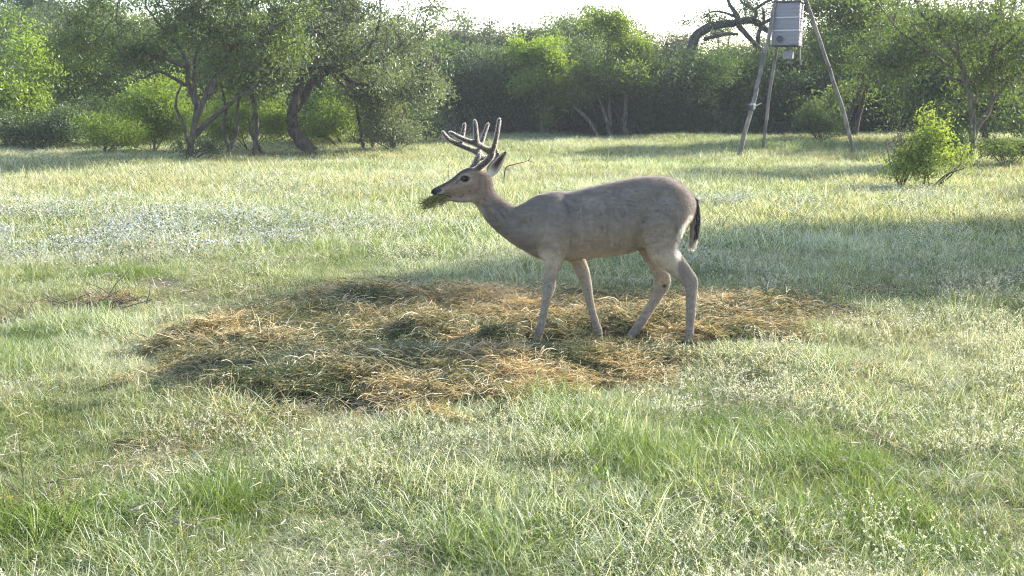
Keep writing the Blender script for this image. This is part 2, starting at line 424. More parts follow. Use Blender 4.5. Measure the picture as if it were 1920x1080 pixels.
x2 = 3.2 + rng.normal(0, 1.3, 350); y2 = 15 + rng.normal(0, .8, 350)
x3 = rng.uniform(-7, 7, 1200); y3 = rng.uniform(8.5, 20, 1200); m3 = vnoise(x3, y3, 1.4, 53) > .68
x = np.r_[x[m_], x2[vnoise(x2, y2, .5, 54) > .55], x3[m3]]; y = np.r_[y[m_], y2[vnoise(x2, y2, .5, 54) > .55], y3[m3]]
scatter('ground_cover', np.c_[x, y, gz(x, y)], cov_v, .8 + .6 * rng.random(len(x)), .25, .55 + .3 * vnoise(x, y, .6, 55), rng.integers(0, 5, len(x)),
        label='silvery leaved ground cover glinting in the meadow on the left', cat='ground cover')

# ================================================================ HAY
M_hay = grass_mat('hay_stems', (.07, .085, .03), (.15, .16, .055), (.64, .46, .23), (.76, .65, .45), gloss=.04, trans=.25, rough=.5)
def hay_clump(n, rad, seed, L0=.03, L1=.12, wid=.0030, thick=.03, lift=.5):
    rg = np.random.default_rng(seed)
    r = rad * np.sqrt(rg.random(n)); an = rg.random(n) * 6.283
    c = np.c_[r * np.cos(an), r * np.sin(an), thick * rg.random(n)]
    L = L0 + (L1 - L0) * rg.random(n) ** 1.5; a2 = rg.random(n) * 6.283
    d = np.c_[np.cos(a2), np.sin(a2), rg.normal(0, .22, n)]; s_ = np.c_[-np.sin(a2), np.cos(a2), np.zeros(n)]
    bend = rg.normal(0, .35, n); arch = np.abs(rg.normal(0, .16, n)) * lift
    k = np.linspace(-.5, .5, 5)
    Vs = []; wv = unit(s_ * rg.normal(0, 1, n)[:, None] + np.array((0, 0, 1)) * rg.normal(0, .8, n)[:, None])
    ww = (wid * (.6 + .9 * rg.random(n)) * .5)[:, None]
    for tt in k:
        p = c + d * (L * tt)[:, None] + s_ * (L * bend * tt * tt)[:, None] + np.array((0, 0, 1)) * (L * arch * (1 - 4 * tt * tt))[:, None]
        q = ww * (1 - .3 * abs(tt) * 2)
        Vs += [p - wv * q, p + wv * q]
    V = np.stack(Vs, 1).reshape(-1, 3); i = np.arange(n)[:, None] * 10
    T = np.concatenate([i + np.array([[2 * j, 2 * j + 1, 2 * j + 3]]) for j in range(4)] + [i + np.array([[2 * j, 2 * j + 3, 2 * j + 2]]) for j in range(4)])
    return mesh('hay', V, T, {'tint': np.repeat(rg.random(n), 10)})
hay_v = variants('hay_clumps', [hay_clump(190, .13, 400 + i) for i in range(6)] + [hay_clump(40, .16, 420 + i, .10, .24, .0034, .05, .9) for i in range(3)], M_hay)
n = 60000
x = rng.uniform(-3.0, 3.2, n); y = rng.uniform(4.9, 8.4, n)
m_ = rng.random(n) < np.clip(hay_mask(x, y), 0, 1) * (.07 + .52 * vnoise(x, y, .25, 64))
x, y = x[m_], y[m_]
ex = rng.uniform(-3.5, 3.2, 4000); ey = rng.uniform(4.6, 8.8, 4000)
FEET = [Gxy(1005, 640), Gxy(1122, 632), Gxy(1180, 636), Gxy(1292, 648)]
em = rng.random(4000) < .25 * np.exp(-np.clip(poly_sd(ex, ey, HAY), 0, 9) / .2)
bx_ = np.concatenate([bx + rng.normal(0, br * .7, 60) for bx, by, br in BARE[:5]]); by_ = np.concatenate([by + rng.normal(0, br * .4, 60) for bx, by, br in BARE[:5]])
x = np.r_[x, ex[em], bx_[::15]]; y = np.r_[y, ey[em], by_[::15]]
kf = np.ones(len(x), bool)
for fx_, fy_ in FEET: kf &= ~((np.abs(x - fx_) < .21) & (y > fy_ - .36) & (y < fy_ + .16) & (rng.random(len(x)) < .97))
x, y = x[kf], y[kf]
hdry = -.18 + .95 * vnoise(x, y, .3, 61) + .25 * (vnoise(x, y, .9, 62) - .5)
idx = np.where(rng.random(len(x)) < .12, rng.integers(6, 9, len(x)), rng.integers(0, 6, len(x)))
scatter('hay_bed', np.c_[x, y, gz(x, y) + .004], hay_v, .6 + .5 * rng.random(len(x)), hdry, .02 + .3 * vnoise(x, y, .5, 63), idx, tilt=.25,
        label='trampled heap of loose brown and green hay under the buck', cat='hay')



# dead thatch lying between the blades
x, y = field_points(2600, 2.6, 10.5, 1.25); k = (poly_sd(x, y, HAY) > .05) & (vnoise(x, y, .5, 91) > .45); x, y = x[k], y[k]
M_thatch = grass_mat('thatch_stems', (.16, .13, .08), (.22, .17, .11), (.42, .30, .20), (.50, .45, .36), gloss=.05, trans=.25, rough=.5)
th2 = variants('thatch', [hay_clump(34, .13, 440 + i, .03, .085, .0024, .05, .5) for i in range(5)], M_thatch)
scatter('thatch', np.c_[x, y, gz(x, y) + .012], th2, .7 + .6 * rng.random(len(x)), .1 + .6 * vnoise(x, y, .4, 92), .1 + .7 * vnoise(x, y, .3, 93), rng.integers(0, 5, len(x)), tilt=.3,
        label='dead greyish thatch matted between the foreground blades', cat='thatch')

# pale seed heads standing above the blades
def seed_tuft(n, rad, seed):
    rg = np.random.default_rng(seed); g = Geo()
    for k in range(n):
        a = rg.random() * 6.283; r = rad * math.sqrt(rg.random()); b0 = np.array((r * math.cos(a), r * math.sin(a), 0)); h = .05 + .08 * rg.random(); ln = rg.normal(0, .04, 2)
        p = np.array([b0, b0 + (ln[0] * .4, ln[1] * .4, h * .6), b0 + (ln[0], ln[1], h)]); g.tube(p, .0008, 3, a=.3 * rg.random(), cap=False)
        m = 7; t = rg.random(m); c = p[1] + (p[2] - p[1]) * (.45 + .55 * t)[:, None]; V, T, q = leaf_arrays(c, .011, .004, rg, axis=np.tile((ln[0], ln[1], .5), (m, 1))); g.add(V, T, 0); g.A[-1] = .5 + .5 * q
    return g.mesh('seeds')
M_seed = grass_mat('seed_heads', (.22, .26, .10), (.34, .34, .20), (.60, .56, .42), (.74, .72, .66), gloss=.04, trans=.5, rough=.5)
sd_v = variants('seed_tufts', [seed_tuft(16, .13, 470 + i) for i in range(4)], M_seed)
x, y = field_points(4200, 2.8, 13, 1.3); k = (poly_sd(x, y, HAY) > .22 + .3 * (y < 5.6)) & (vnoise(x, y, .7, 94) + .3 * np.exp(-(((x - 3.2) / 1.6) ** 2 + ((y - 6.2) / 1.2) ** 2)) > .55); x, y = x[k], y[k]
scatter('seed_heads', np.c_[x, y, gz(x, y)], sd_v, .7 + .6 * rng.random(len(x)), .3, .35 + .5 * vnoise(x, y, .6, 96), rng.integers(0, 4, len(x)), tilt=.12,
        label='frosty pale seed heads standing above the meadow grass', cat='seed heads')

# ================================================================ HAZE
def haze():
    lo, hi = np.array((-70., -12., -1.6)), np.array((70., 72., 14.))
    V = np.array([[(lo, hi)[i][0], (lo, hi)[j][1], (lo, hi)[k][2]] for i in (0, 1) for j in (0, 1) for k in (0, 1)])
    Qd = np.array([[0, 1, 3, 2], [4, 6, 7, 5], [0, 4, 5, 1], [2, 3, 7, 6], [0, 2, 6, 4], [1, 5, 7, 3]])
    m, t, out = nodes('morning_haze'); v = N(t, 'ShaderNodeVolumePrincipled'); v.inputs['Color'].default_value = (.85, .88, 1, 1)
    v.inputs['Density'].default_value = .0008; v.inputs['Anisotropy'].default_value = .1; t.links.new(v.outputs[0], out.inputs['Volume'])
    tag(obj('haze', mesh('haze', V, Qd), m), 'thin morning haze over the clearing', 'haze', kind='stuff')
haze()

# ================================================================ THE BUCK
DY = 6.86
Zm = lambda X, Y: (760 + X / 2.25, 200 + Y / 2.25)           # tracing scales
Zh = lambda X, Y: (780 + X / 4.908, 200 + Y / 4.908)
Zl = lambda X, Y: (960 + X / 4.5, 440 + Y / 4.5)
PXM = F / (DY * cp + (H - .55) * sp_)                           # px per metre at the buck
def catmull(A, sub):
    A = np.asarray(A, float); n = len(A); B = np.r_[[2 * A[0] - A[1]], A, [2 * A[-1] - A[-2]]]; out = []
    for i in range(n - 1):
        p0, p1, p2, p3 = B[i:i + 4]
        for t in np.linspace(0, 1, sub, endpoint=False):
            out.append(.5 * (2 * p1 + (p2 - p0) * t + (2 * p0 - 5 * p1 + 4 * p2 - p3) * t * t + (3 * p1 - p0 - 3 * p2 + p3) * t ** 3))
    return np.array(out + [A[-1]])
def poly_d(u, v, pts):
    d = np.full(np.shape(u), 1e9)
    for (ax, ay), (bx, by) in zip(pts[:-1], pts[1:]):
        ex, ey = bx - ax, by - ay; t = np.clip(((u - ax) * ex + (v - ay) * ey) / (ex * ex + ey * ey), 0, 1)
        d = np.minimum(d, np.hypot(u - ax - ex * t, v - ay - ey * t))
    return d
class Field:
    def __init__(s, lo, hi, h):
        s.h = h; s.lo = np.array(lo, float); s.n = np.ceil((np.array(hi) - s.lo) / h).astype(int)
        s.ax = [s.lo[k] + h * np.arange(s.n[k]) for k in range(3)]; s.F = np.full(s.n, .2, np.float32)
    def view(s, lo, hi):
        a = np.clip(np.floor((lo - s.lo) / s.h).astype(int), 0, s.n); b = np.clip(np.ceil((hi - s.lo) / s.h).astype(int) + 1, 0, s.n)
        sl_ = tuple(slice(a[k], b[k]) for k in range(3))
        return sl_, np.meshgrid(*[s.ax[k][sl_[k]] for k in range(3)], indexing='ij', sparse=True)
def chain_field(f, st, sub=5, pad=.05):
    """st rows: x y z r_inplane r_lateral ; returns a new field array"""
    S = catmull(st, sub); out = np.full(f.n, .2, np.float32)
    for a, b in zip(S[:-1], S[1:]):
        pa, pb = a[:3], b[:3]; r = max(a[3], a[4], b[3], b[4]) + pad
        sl_, (X, Y, Z) = f.view(np.minimum(pa, pb) - r, np.maximum(pa, pb) + r)
        if min(out[sl_].shape) == 0: continue
        d = pb - pa; L = np.linalg.norm(d)
        if L < 1e-6: continue
        d = d / L; lat = np.array((0, 1., 0)); lat = lat - d * (lat @ d); lat /= np.linalg.norm(lat); pl = np.cross(d, lat)
        x, y, z = X - pa[0], Y - pa[1], Z - pa[2]
        t = x * d[0] + y * d[1] + z * d[2]; tc = np.clip(t / L, 0, 1); c = t - tc * L
        rh = a[3] + (b[3] - a[3]) * tc; rw = a[4] + (b[4] - a[4]) * tc
        u = x * pl[0] + y * pl[1] + z * pl[2]; v = x * lat[0] + y * lat[1] + z * lat[2]
        rm = np.minimum(rh, rw)
        q = np.sqrt((u / rh) ** 2 + (v / rw) ** 2 + (c / rm) ** 2)
        out[sl_] = np.minimum(out[sl_], (q - 1) * rm)
    return out
def smin(a, b, k):
    h = np.clip(.5 + .5 * (b - a) / k, 0, 1)
    return b * (1 - h) + a * h - k * h * (1 - h)
def surface(f):
    D = f.F; ins = D < 0
    c = ins[:-1, :-1, :-1].astype(np.int8)
    for dx in (0, 1):
        for dy in (0, 1):
            for dz in (0, 1):
                if dx or dy or dz: c = c + ins[dx:D.shape[0] - 1 + dx, dy:D.shape[1] - 1 + dy, dz:D.shape[2] - 1 + dz]
    act = (c > 0) & (c < 8); I = np.argwhere(act); idx = -np.ones(act.shape, np.int64); idx[act] = np.arange(len(I))
    acc = np.zeros((len(I), 3)); cnt = np.zeros(len(I))
    cor = [(a, b, e) for a in (0, 1) for b in (0, 1) for e in (0, 1)]
    for A in cor:
        for k in range(3):
            if A[k] == 0:
                B = list(A); B[k] = 1
                va = D[I[:, 0] + A[0], I[:, 1] + A[1], I[:, 2] + A[2]]; vb = D[I[:, 0] + B[0], I[:, 1] + B[1], I[:, 2] + B[2]]
                m = (va < 0) != (vb < 0); t = np.where(m, va / np.where(m, va - vb, 1), 0)
                p = np.tile(np.array(A, float), (len(I), 1)); p[:, k] += t
                acc[m] += p[m]; cnt[m] += 1
    V = f.lo + (I + acc / cnt[:, None]) * f.h
    Q = []
    for k in range(3):
        o1, o2 = (k + 1) % 3, (k + 2) % 3
        sA = [slice(1, -1)] * 3; sA[k] = slice(0, -1); sB = list(sA); sB[k] = slice(1, None)
        a_, b_ = ins[tuple(sA)], ins[tuple(sB)]
        e = np.argwhere(a_ != b_)
        base = e.copy(); base[:, o1] += 1; base[:, o2] += 1
        flip = a_[tuple(e.T)]
        q = []
        for d1, d2 in ((0, 0), (1, 0), (1, 1), (0, 1)):
            cc = base.copy(); cc[:, o1] -= d1; cc[:, o2] -= d2; q.append(idx[tuple(cc.T)])
        q = np.stack(q, 1); q[~flip] = q[~flip][:, ::-1]; Q.append(q)
    Q = np.concatenate(Q); Q = Q[(Q >= 0).all(1)]
    return V, Q
def relax(V, Q, it=2, lam=.5):
    E = np.concatenate([Q[:, [0, 1]], Q[:, [1, 2]], Q[:, [2, 3]], Q[:, [3, 0]]])
    for _ in range(it):
        s = np.zeros_like(V); n = np.zeros(len(V))
        for a, b in ((0, 1), (1, 0)):
            for k in range(3): s[:, k] += np.bincount(E[:, a], V[E[:, b], k], len(V))
            n += np.bincount(E[:, a], minlength=len(V))
        V = V + lam * (s / n[:, None] - V)
    return V
def row(uv, hr, y, lat, scale=2.25):
    """station: pixel, in-plane half size in tracing px, lateral offset, lateral half width (m)"""
    p = P(uv[0], uv[1], DY + y)
    return [*p, hr / scale / PXM * (DY + y) / DY, lat]
def tb(X, top, bot, y, lat): return row(Zm(X, (top + bot) / 2), (bot - top) / 2, y, lat)

f = Field(P(770, 700, DY) - (.0, .34, .1), P(1330, 190, DY) + (.1, .34, .1), .0075)
torso = [tb(540, 425, 590, 0, .085), tb(580, 378, 632, 0, .115), tb(630, 354, 648, 0, .135), tb(700, 356, 648, 0, .155), tb(770, 341, 642, 0, .168), tb(850, 322, 634, 0, .172),
         tb(930, 305, 617, 0, .158), tb(1000, 293, 590, 0, .142), tb(1060, 288, 565, 0, .140), tb(1115, 303, 550, 0, .13), tb(1155, 335, 520, 0, .105), tb(1178, 375, 490, 0, .07)]
neck = [row(Zm(322, 350), 44, 0, .052), row(Zm(345, 395), 52, 0, .058), row(Zm(382, 440), 60, 0, .064), row(Zm(435, 480), 70, 0, .074), row(Zm(500, 505), 92, 0, .09), row(Zm(570, 515), 110, 0, .11)]
head = [row(Zm(120, 360), 13, 0, .020), row(Zm(136, 356), 19, 0, .026), row(Zm(165, 350), 26, 0, .027), row(Zm(200, 342), 36, 0, .033), row(Zm(238, 332), 52, 0, .045),
        row(Zm(272, 322), 63, 0, .055), row(Zm(305, 318), 62, 0, .056), row(Zm(335, 322), 48, 0, .048)]
jaw = [row(Zm(160, 381), 8, 0, .015), row(Zm(200, 388), 13, 0, .022), row(Zm(250, 385), 20, 0, .038), row(Zm(298, 375), 24, 0, .042)]
NF = -.095; FF = .10
nfront = [row(Zm(620, 455), 62, -.085, .055), row(Zm(628, 540), 60, -.10, .060), row(Zl(352, 150), 100, -.105, .052, 4.5), row(Zl(346, 220), 78, -.105, .044, 4.5), row(Zl(334, 300), 64, NF, .036, 4.5),
          row(Zl(316, 390), 54, NF, .031, 4.5), row(Zl(312, 445), 54, NF, .031, 4.5), row(Zl(290, 540), 40, NF, .023, 4.5), row(Zl(268, 650), 31, NF, .019, 4.5), row(Zl(250, 745), 33, NF, .020, 4.5),
          row(Zl(232, 810), 38, NF, .025, 4.5), row(Zl(216, 860), 33, NF, .023, 4.5), row(Zl(206, 895), 38, NF, .027, 4.5)]
ffront = [row(Zm(660, 500), 55, .085, .05), row(Zm(690, 590), 48, .10, .05), row(Zl(545, 200), 66, FF, .042, 4.5), row(Zl(590, 300), 60, FF, .036, 4.5), row(Zl(620, 390), 48, FF, .031, 4.5), row(Zl(633, 450), 44, FF, .030, 4.5),
          row(Zl(652, 550), 36, FF, .022, 4.5), row(Zl(678, 650), 32, FF, .019, 4.5), row(Zl(704, 740), 32, FF, .02, 4.5), row(Zl(724, 800), 36, FF, .025, 4.5), row(Zl(732, 845), 32, FF, .024, 4.5), row(Zl(734, 868), 34, FF, .027, 4.5)]
nhind = [row(Zm(1075, 430), 118, -.07, .075), row(Zm(1080, 500), 105, -.09, .075), row(Zl(1262, 110), 135, -.10, .066, 4.5), row(Zl(1315, 185), 112, -.105, .056, 4.5), row(Zl(1385, 260), 92, -.105, .044, 4.5),
         row(Zl(1450, 330), 78, -.105, .034, 4.5), row(Zl(1502, 395), 68, -.105, .030, 4.5), row(Zl(1512, 460), 54, -.105, .026, 4.5), row(Zl(1512, 540), 47, -.105, .022, 4.5), row(Zl(1508, 640), 42, -.105, .021, 4.5),
         row(Zl(1505, 715), 40, -.105, .021, 4.5), row(Zl(1500, 790), 36, -.105, .022, 4.5), row(Zl(1498, 855), 35, -.105, .027, 4.5), row(Zl(1496, 895), 30, -.105, .024, 4.5), row(Zl(1492, 925), 36, -.105, .028, 4.5)]
fhind = [row(Zm(1060, 470), 90, .07, .07), row(Zl(1130, 60), 85, .09, .062, 4.5), row(Zl(1160, 140), 78, .10, .054, 4.5), row(Zl(1200, 220), 66, FF, .044, 4.5), row(Zl(1240, 300), 62, FF, .036, 4.5), row(Zl(1268, 365), 70, FF, .031, 4.5),
         row(Zl(1266, 425), 66, FF, .029, 4.5), row(Zl(1238, 490), 52, FF, .025, 4.5), row(Zl(1200, 560), 44, FF, .022, 4.5), row(Zl(1150, 640), 42, FF, .021, 4.5), row(Zl(1102, 720), 42, FF, .021, 4.5),
         row(Zl(1058, 790), 42, FF, .024, 4.5), row(Zl(1018, 838), 38, FF, .027, 4.5), row(Zl(984, 872), 30, FF, .027, 4.5), row(Zl(970, 888), 26, FF, .027, 4.5)]
sheath = [row(Zm(985, 560), 22, 0, .03), row(Zm(950, 556), 17, 0, .022), row(Zm(932, 572), 9, 0, .013)]
scrotum = [row(Zm(1055, 590), 26, 0, .04), row(Zm(1062, 625), 20, 0, .034)]
for r_ in torso + neck: r_[3] *= .985
Tm = chain_field(f, torso); Nk = chain_field(f, neck); Hd = smin(chain_field(f, head), chain_field(f, jaw), .012)
A_ = smin(Tm, Nk, .07); A_ = smin(A_, Hd, .035)
for ch, k in ((nfront, .02), (ffront, .025), (nhind, .028), (fhind, .03), (sheath, .015), (scrotum, .015)): A_ = smin(A_, chain_field(f, ch), k)
# sculpted spots: brow ridge, shoulder and hip points, eye socket, mouth slit
def blob(cuv, y, rx, ry, rz):
    c = P(*cuv, DY + y); X, Y, Z = np.meshgrid(*f.ax, indexing='ij', sparse=True)
    return ((np.sqrt(((X - c[0]) / rx) ** 2 + ((Y - c[1]) / ry) ** 2 + ((Z - c[2]) / rz) ** 2) - 1) * min(rx, ry, rz)).astype(np.float32)
for sgn in (-1, 1):
    A_ = smin(A_, blob(Zh(480, 628), sgn * .044, .030, .018, .012), .02)           # brow
    A_ = smin(A_, blob(Zh(560, 600), sgn * .036, .028, .022, .022), .02)           # pedicle
    A_ = smin(A_, blob(Zm(1135, 400), sgn * .085, .07, .045, .07), .06)             # hip
    A_ = smin(A_, blob(Zm(600, 560), sgn * .085, .05, .045, .09), .05)              # point of shoulder
    e = blob(Zh(452, 664), sgn * .058, .019, .013, .0105); A_ = -smin(-A_, e, .006)   # socket
sl_ = chain_field(f, [row(Zm(112, 378), 2.2, 0, .05), row(Zm(150, 377), 2.2, 0, .05), row(Zm(178, 368), 2.6, 0, .05), row(Zm(190, 378), 2.2, 0, .05)], 3)
A_ = -smin(-A_, sl_, .004)
f.F = A_; BV, BQ = surface(f); BV = relax(BV, BQ, 2, .45)
def sculpt(V):
    """muscle masses and the furrows between them, on the flanks"""
    u, v = proj(V); lat = V[:, 1] - DY; d = np.zeros(len(V)); s = np.clip(np.abs(lat) / .06, 0, 1)
    for pts, a, wd in (([Zm(700, 600), Zm(706, 520), Zm(690, 440), Zm(672, 380)], -.008, 8), ([Zm(972, 575), Zm(1000, 500), Zm(1030, 430), Zm(1070, 380)], -.009, 10), ([Zm(560, 440), Zm(545, 520), Zm(560, 600)], -.006, 10),
                       ([Zm(620, 400), Zm(600, 480), Zm(590, 560)], .006, 8), ([Zm(1130, 470), Zm(1150, 560), Zm(1165, 640)], -.006, 6), ([Zm(390, 420), Zm(450, 470), Zm(520, 500)], -.006, 9), ([Zm(330, 380), Zm(400, 500), Zm(480, 570)], .004, 8),
                       ([Zh(300, 745), Zh(420, 735), Zh(520, 700)], .0035, 3.2), ([Zh(400, 700), Zh(330, 740)], -.003, 3), ([Zh(600, 640), Zh(590, 740), Zh(520, 830)], -.004, 4), ([Zm(665, 620), Zm(650, 700), Zm(625, 740)], -.003, 4)):
        d += a * np.exp(-(poly_d(u, v, pts) / wd) ** 2)
    for (cu, cv), r_, a in ((Zm(640, 500), 26, .012), (Zm(655, 590), 18, .008), (Zm(1110, 470), 34, .012), (Zm(1030, 350), 20, .007), (Zm(820, 500), 50, .006), (Zh(520, 770), 13, .005), (Zm(650, 385), 16, .006)):
        d += a * np.exp(-((u - cu) ** 2 + (v - cv) ** 2) / r_ ** 2)
    for k in range(7): d += .0022 * np.exp(-(poly_d(u, v, [Zm(735 + 32 * k, 420), Zm(750 + 32 * k, 500), Zm(745 + 30 * k, 590)]) / 4.) ** 2)
    V = V.copy(); V[:, 1] += np.sign(lat) * d * s * 1.7; return V
BV = sculpt(BV)

def lerpc(a, b, t): return np.asarray(a) * (1 - t[:, None]) + np.asarray(b) * t[:, None]
def sst(x, a, b): t = np.clip((x - a) / (b - a), 0, 1); return t * t * (3 - 2 * t)
def coat(V):
    """coat colours of the buck painted over its surface"""
    u, v = proj(V); lat = V[:, 1] - DY; X = (u - 760) * 2.25; Y = (v - 200) * 2.25
    nz = vnoise(V[:, 0] + V[:, 1], V[:, 2], .03, 71); nb = vnoise(V[:, 0] - V[:, 1], V[:, 2], .12, 72)
    col = lerpc((.21, .178, .155), (.285, .242, .208), nb)
    col = lerpc(col, (.15, .105, .08), .5 * (1 - sst(Y - np.interp(X, [340, 400, 480, 560, 640, 690, 800, 900, 1060, 1200], [310, 390, 408, 380, 348, 357, 330, 310, 287, 380]), 2, 60)) * (X > 340))
    belly = sst(Y, 440, 620) * sst(X, 480, 640) * (1 - sst(X, 1100, 1180)); col = lerpc(col, (.42, .335, .26), .65 * belly); belly = sst(Y, 590, 642) * (X > 560) * (X < 1150); col = lerpc(col, (.58, .50, .40), .65 * belly)
    low = sst(Y, 650, 760) * (X > 500); col = lerpc(col, (.30, .26, .225), .85 * low)
    inner = (lat > .03) * (X > 560) * (Y > 600); col = lerpc(col, (.33, .27, .22), .5 * inner)
    # far hind leg tarsal patch
    d = np.hypot(X - (1265 / 2 + 450 - 1 + 1), 0) * 0
    tx, ty = Zl(1268, 385); d = np.hypot(u - tx, v - ty); col = lerpc(col, (.42, .33, .22), (lat > .0) * (1 - sst(d, 5, 11)))
    tx, ty = Zl(1285, 432); d = np.hypot(u - tx, v - ty); col = lerpc(col, (.03, .02, .015), (lat > .0) * (1 - sst(d, 2, 5)))
    # rump edge white under the tail
    d = poly_d(u, v, [Zm(1205, 470), Zm(1165, 530), Zm(1148, 590), Zm(1150, 640)]); col = lerpc(col, (.62, .58, .52), 1 - sst(d, 3, 9))
    # neck throat
    d = poly_d(u, v, [Zm(288, 405), Zm(300, 430), Zm(318, 462)]); col = lerpc(col, (.42, .37, .31), .7 * (1 - sst(d, 4, 16)))
    hd = (X < 350) & (Y < 420)
    hc = lerpc((.25, .18, .14), (.33, .24, .185), nb)
    xh, yh = (u - 780) * 4.908, (v - 200) * 4.908
    top = poly_d(u, v, [Zh(140, 770), Zh(260, 705), Zh(370, 640), Zh(470, 575), Zh(560, 560)]); hc = lerpc(hc, (.055, .042, .036), .85 * (1 - sst(top, 2.5, 8)))
    jawc = poly_d(u, v, [Zh(220, 850), Zh(330, 880), Zh(420, 885), Zh(500, 860)]); hc = lerpc(hc, (.38, .33, .28), .8 * (1 - sst(jawc, 3, 12)))
    ring = np.hypot((xh - 450) / 58, (yh - 664) / 42); hc = lerpc(hc, (.46, .40, .34), .5 * np.exp(-((ring - 1.0) / .2) ** 2)); hc = lerpc(hc, (.03, .022, .02), 1 - sst(ring, .55, .85)); tear = poly_d(u, v, [Zh(415, 668), Zh(385, 682), Zh(372, 700)]); hc = lerpc(hc, (.05, .04, .035), .8 * (1 - sst(tear, .8, 2.4)))
    muz = poly_d(u, v, [Zh(235, 770), Zh(215, 815)]); hc = lerpc(hc, (.40, .36, .33), .75 * (1 - sst(muz, 3, 7)))
    nose = np.hypot(xh - 150, yh - 785); hc = lerpc(hc, (.018, .016, .017), 1 - sst(nose, 34, 62))
    nos = np.hypot((xh - 205) / 1.3, yh - 765); hc = lerpc(hc, (.05, .045, .045), 1 - sst(nos, 16, 36))
    mth = poly_d(u, v, [Zh(150, 818), Zh(240, 812), Zh(290, 805), Zh(318, 832)]); hc = lerpc(hc, (.02, .016, .015), 1 - sst(mth, .8, 2.2))
    for sx, sy in ((410, 830), (432, 812), (492, 775), (628, 850), (570, 885)):
        hc = lerpc(hc, (.05, .04, .035), .7 * (1 - sst(np.hypot(xh - sx, yh - sy), 6, 14)))
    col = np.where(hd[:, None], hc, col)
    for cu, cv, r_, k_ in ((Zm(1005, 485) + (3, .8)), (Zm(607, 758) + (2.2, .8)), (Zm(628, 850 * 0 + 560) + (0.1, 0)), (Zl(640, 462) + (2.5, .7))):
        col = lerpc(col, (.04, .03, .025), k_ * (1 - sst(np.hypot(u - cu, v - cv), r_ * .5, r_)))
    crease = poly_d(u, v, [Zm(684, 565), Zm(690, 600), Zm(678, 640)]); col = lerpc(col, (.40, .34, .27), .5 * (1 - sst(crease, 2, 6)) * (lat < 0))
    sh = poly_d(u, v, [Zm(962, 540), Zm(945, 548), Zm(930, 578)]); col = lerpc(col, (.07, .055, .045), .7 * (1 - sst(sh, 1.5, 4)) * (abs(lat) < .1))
    hoof = [Zl(204, 898), Zl(732, 868), Zl(968, 890), Zl(1490, 928)]
    for hx, hy in hoof:
        d = np.hypot((u - hx) * .8, v - hy); col = lerpc(col, (.04, .034, .03), 1 - sst(d, 4, 8))
    g1 = vnoise(V[:, 0] * .6 + V[:, 1], V[:, 2] + V[:, 1] * .5, .009, 73)
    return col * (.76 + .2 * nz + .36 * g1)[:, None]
def ear(base, tip, y0, y1, wid, cup, openy):
    """cupped ear: a thick leaf-shaped shell"""
    a, b = P(*base, DY + y0), P(*tip, DY + y1); ax = b - a; L = np.linalg.norm(ax); ax /= L
    face = np.array((openy[0], openy[1], openy[2]), float); face = unit(face - ax * (face @ ax)); side = np.cross(ax, face)
    nu, nv = 16, 13; V = []
    for th in (0, 1):
        for i in range(nu):
            t = i / (nu - 1); wd = wid * (math.sin(math.pi * min(1, (t * .86 + .14)) ** .85) ** .8) * (1 - .15 * t) + .004
            for j in range(nv):
                s_ = (j / (nv - 1) - .5) * 2; an = s_ * cup * (1 - .55 * t)
                p = a + ax * L * t + side * math.sin(an) * wd / max(math.sin(cup * (1 - .55 * t)), .3) - face * (math.cos(an) - 1) * -wd * .9
                V.append(p - face * .006 * th * (1 - abs(s_) ** 4))
    Q = []
    for th in (0, 1):
        for i in range(nu - 1):
            for j in range(nv - 1):
                k = th * nu * nv + i * nv + j; q = [k, k + 1, k + nv + 1, k + nv]; Q.append(q if th else q[::-1])
    return np.array(V), np.array(Q), nu * nv
EARS = [(Zm(352, 288), Zm(424, 190), -.050, -.085, .030, 1.25, (-.15, -.9, .1)), (Zm(352, 282), Zm(392, 196), .05, .10, .030, 1.2, (-.2, .9, 0))]
Vs, Qs, Cs = [BV], [BQ], [coat(BV)]; nV = len(BV)
for k, e in enumerate(EARS):
    v_, q_, h_ = ear(*e); Vs.append(v_); Qs.append(q_ + nV); nV += len(v_)
    cin = np.tile((.26, .18, .15), (h_, 1)); nvv = 13; s_ = np.abs(np.tile(np.linspace(-1, 1, nvv), h_ // nvv)); tt = np.repeat(np.linspace(0, 1, h_ // nvv), nvv)
    cin = lerpc(cin, (.60, .56, .50), sst(s_, .45, .8)); cin = lerpc(cin, (.05, .035, .03), (1 - sst(s_, .15, .6)) * sst(tt, .25, .45) * (1 - sst(tt, .75, .95)))
    cin = lerpc(cin, (.62, .58, .52), 1 - sst(tt, .1, .3)); cin = lerpc(cin, (.05, .04, .035), sst(tt, .86, 1)); cin = lerpc(cin, (.06, .05, .045), sst(s_, .93, 1))
    cout = lerpc(np.tile((.19, .15, .12), (h_, 1)), (.04, .03, .028), sst(tt, .7, 1)); Cs.append(np.r_[cin, cout])
BVa, BQa, BC = np.concatenate(Vs), np.concatenate(Qs), np.concatenate(Cs)
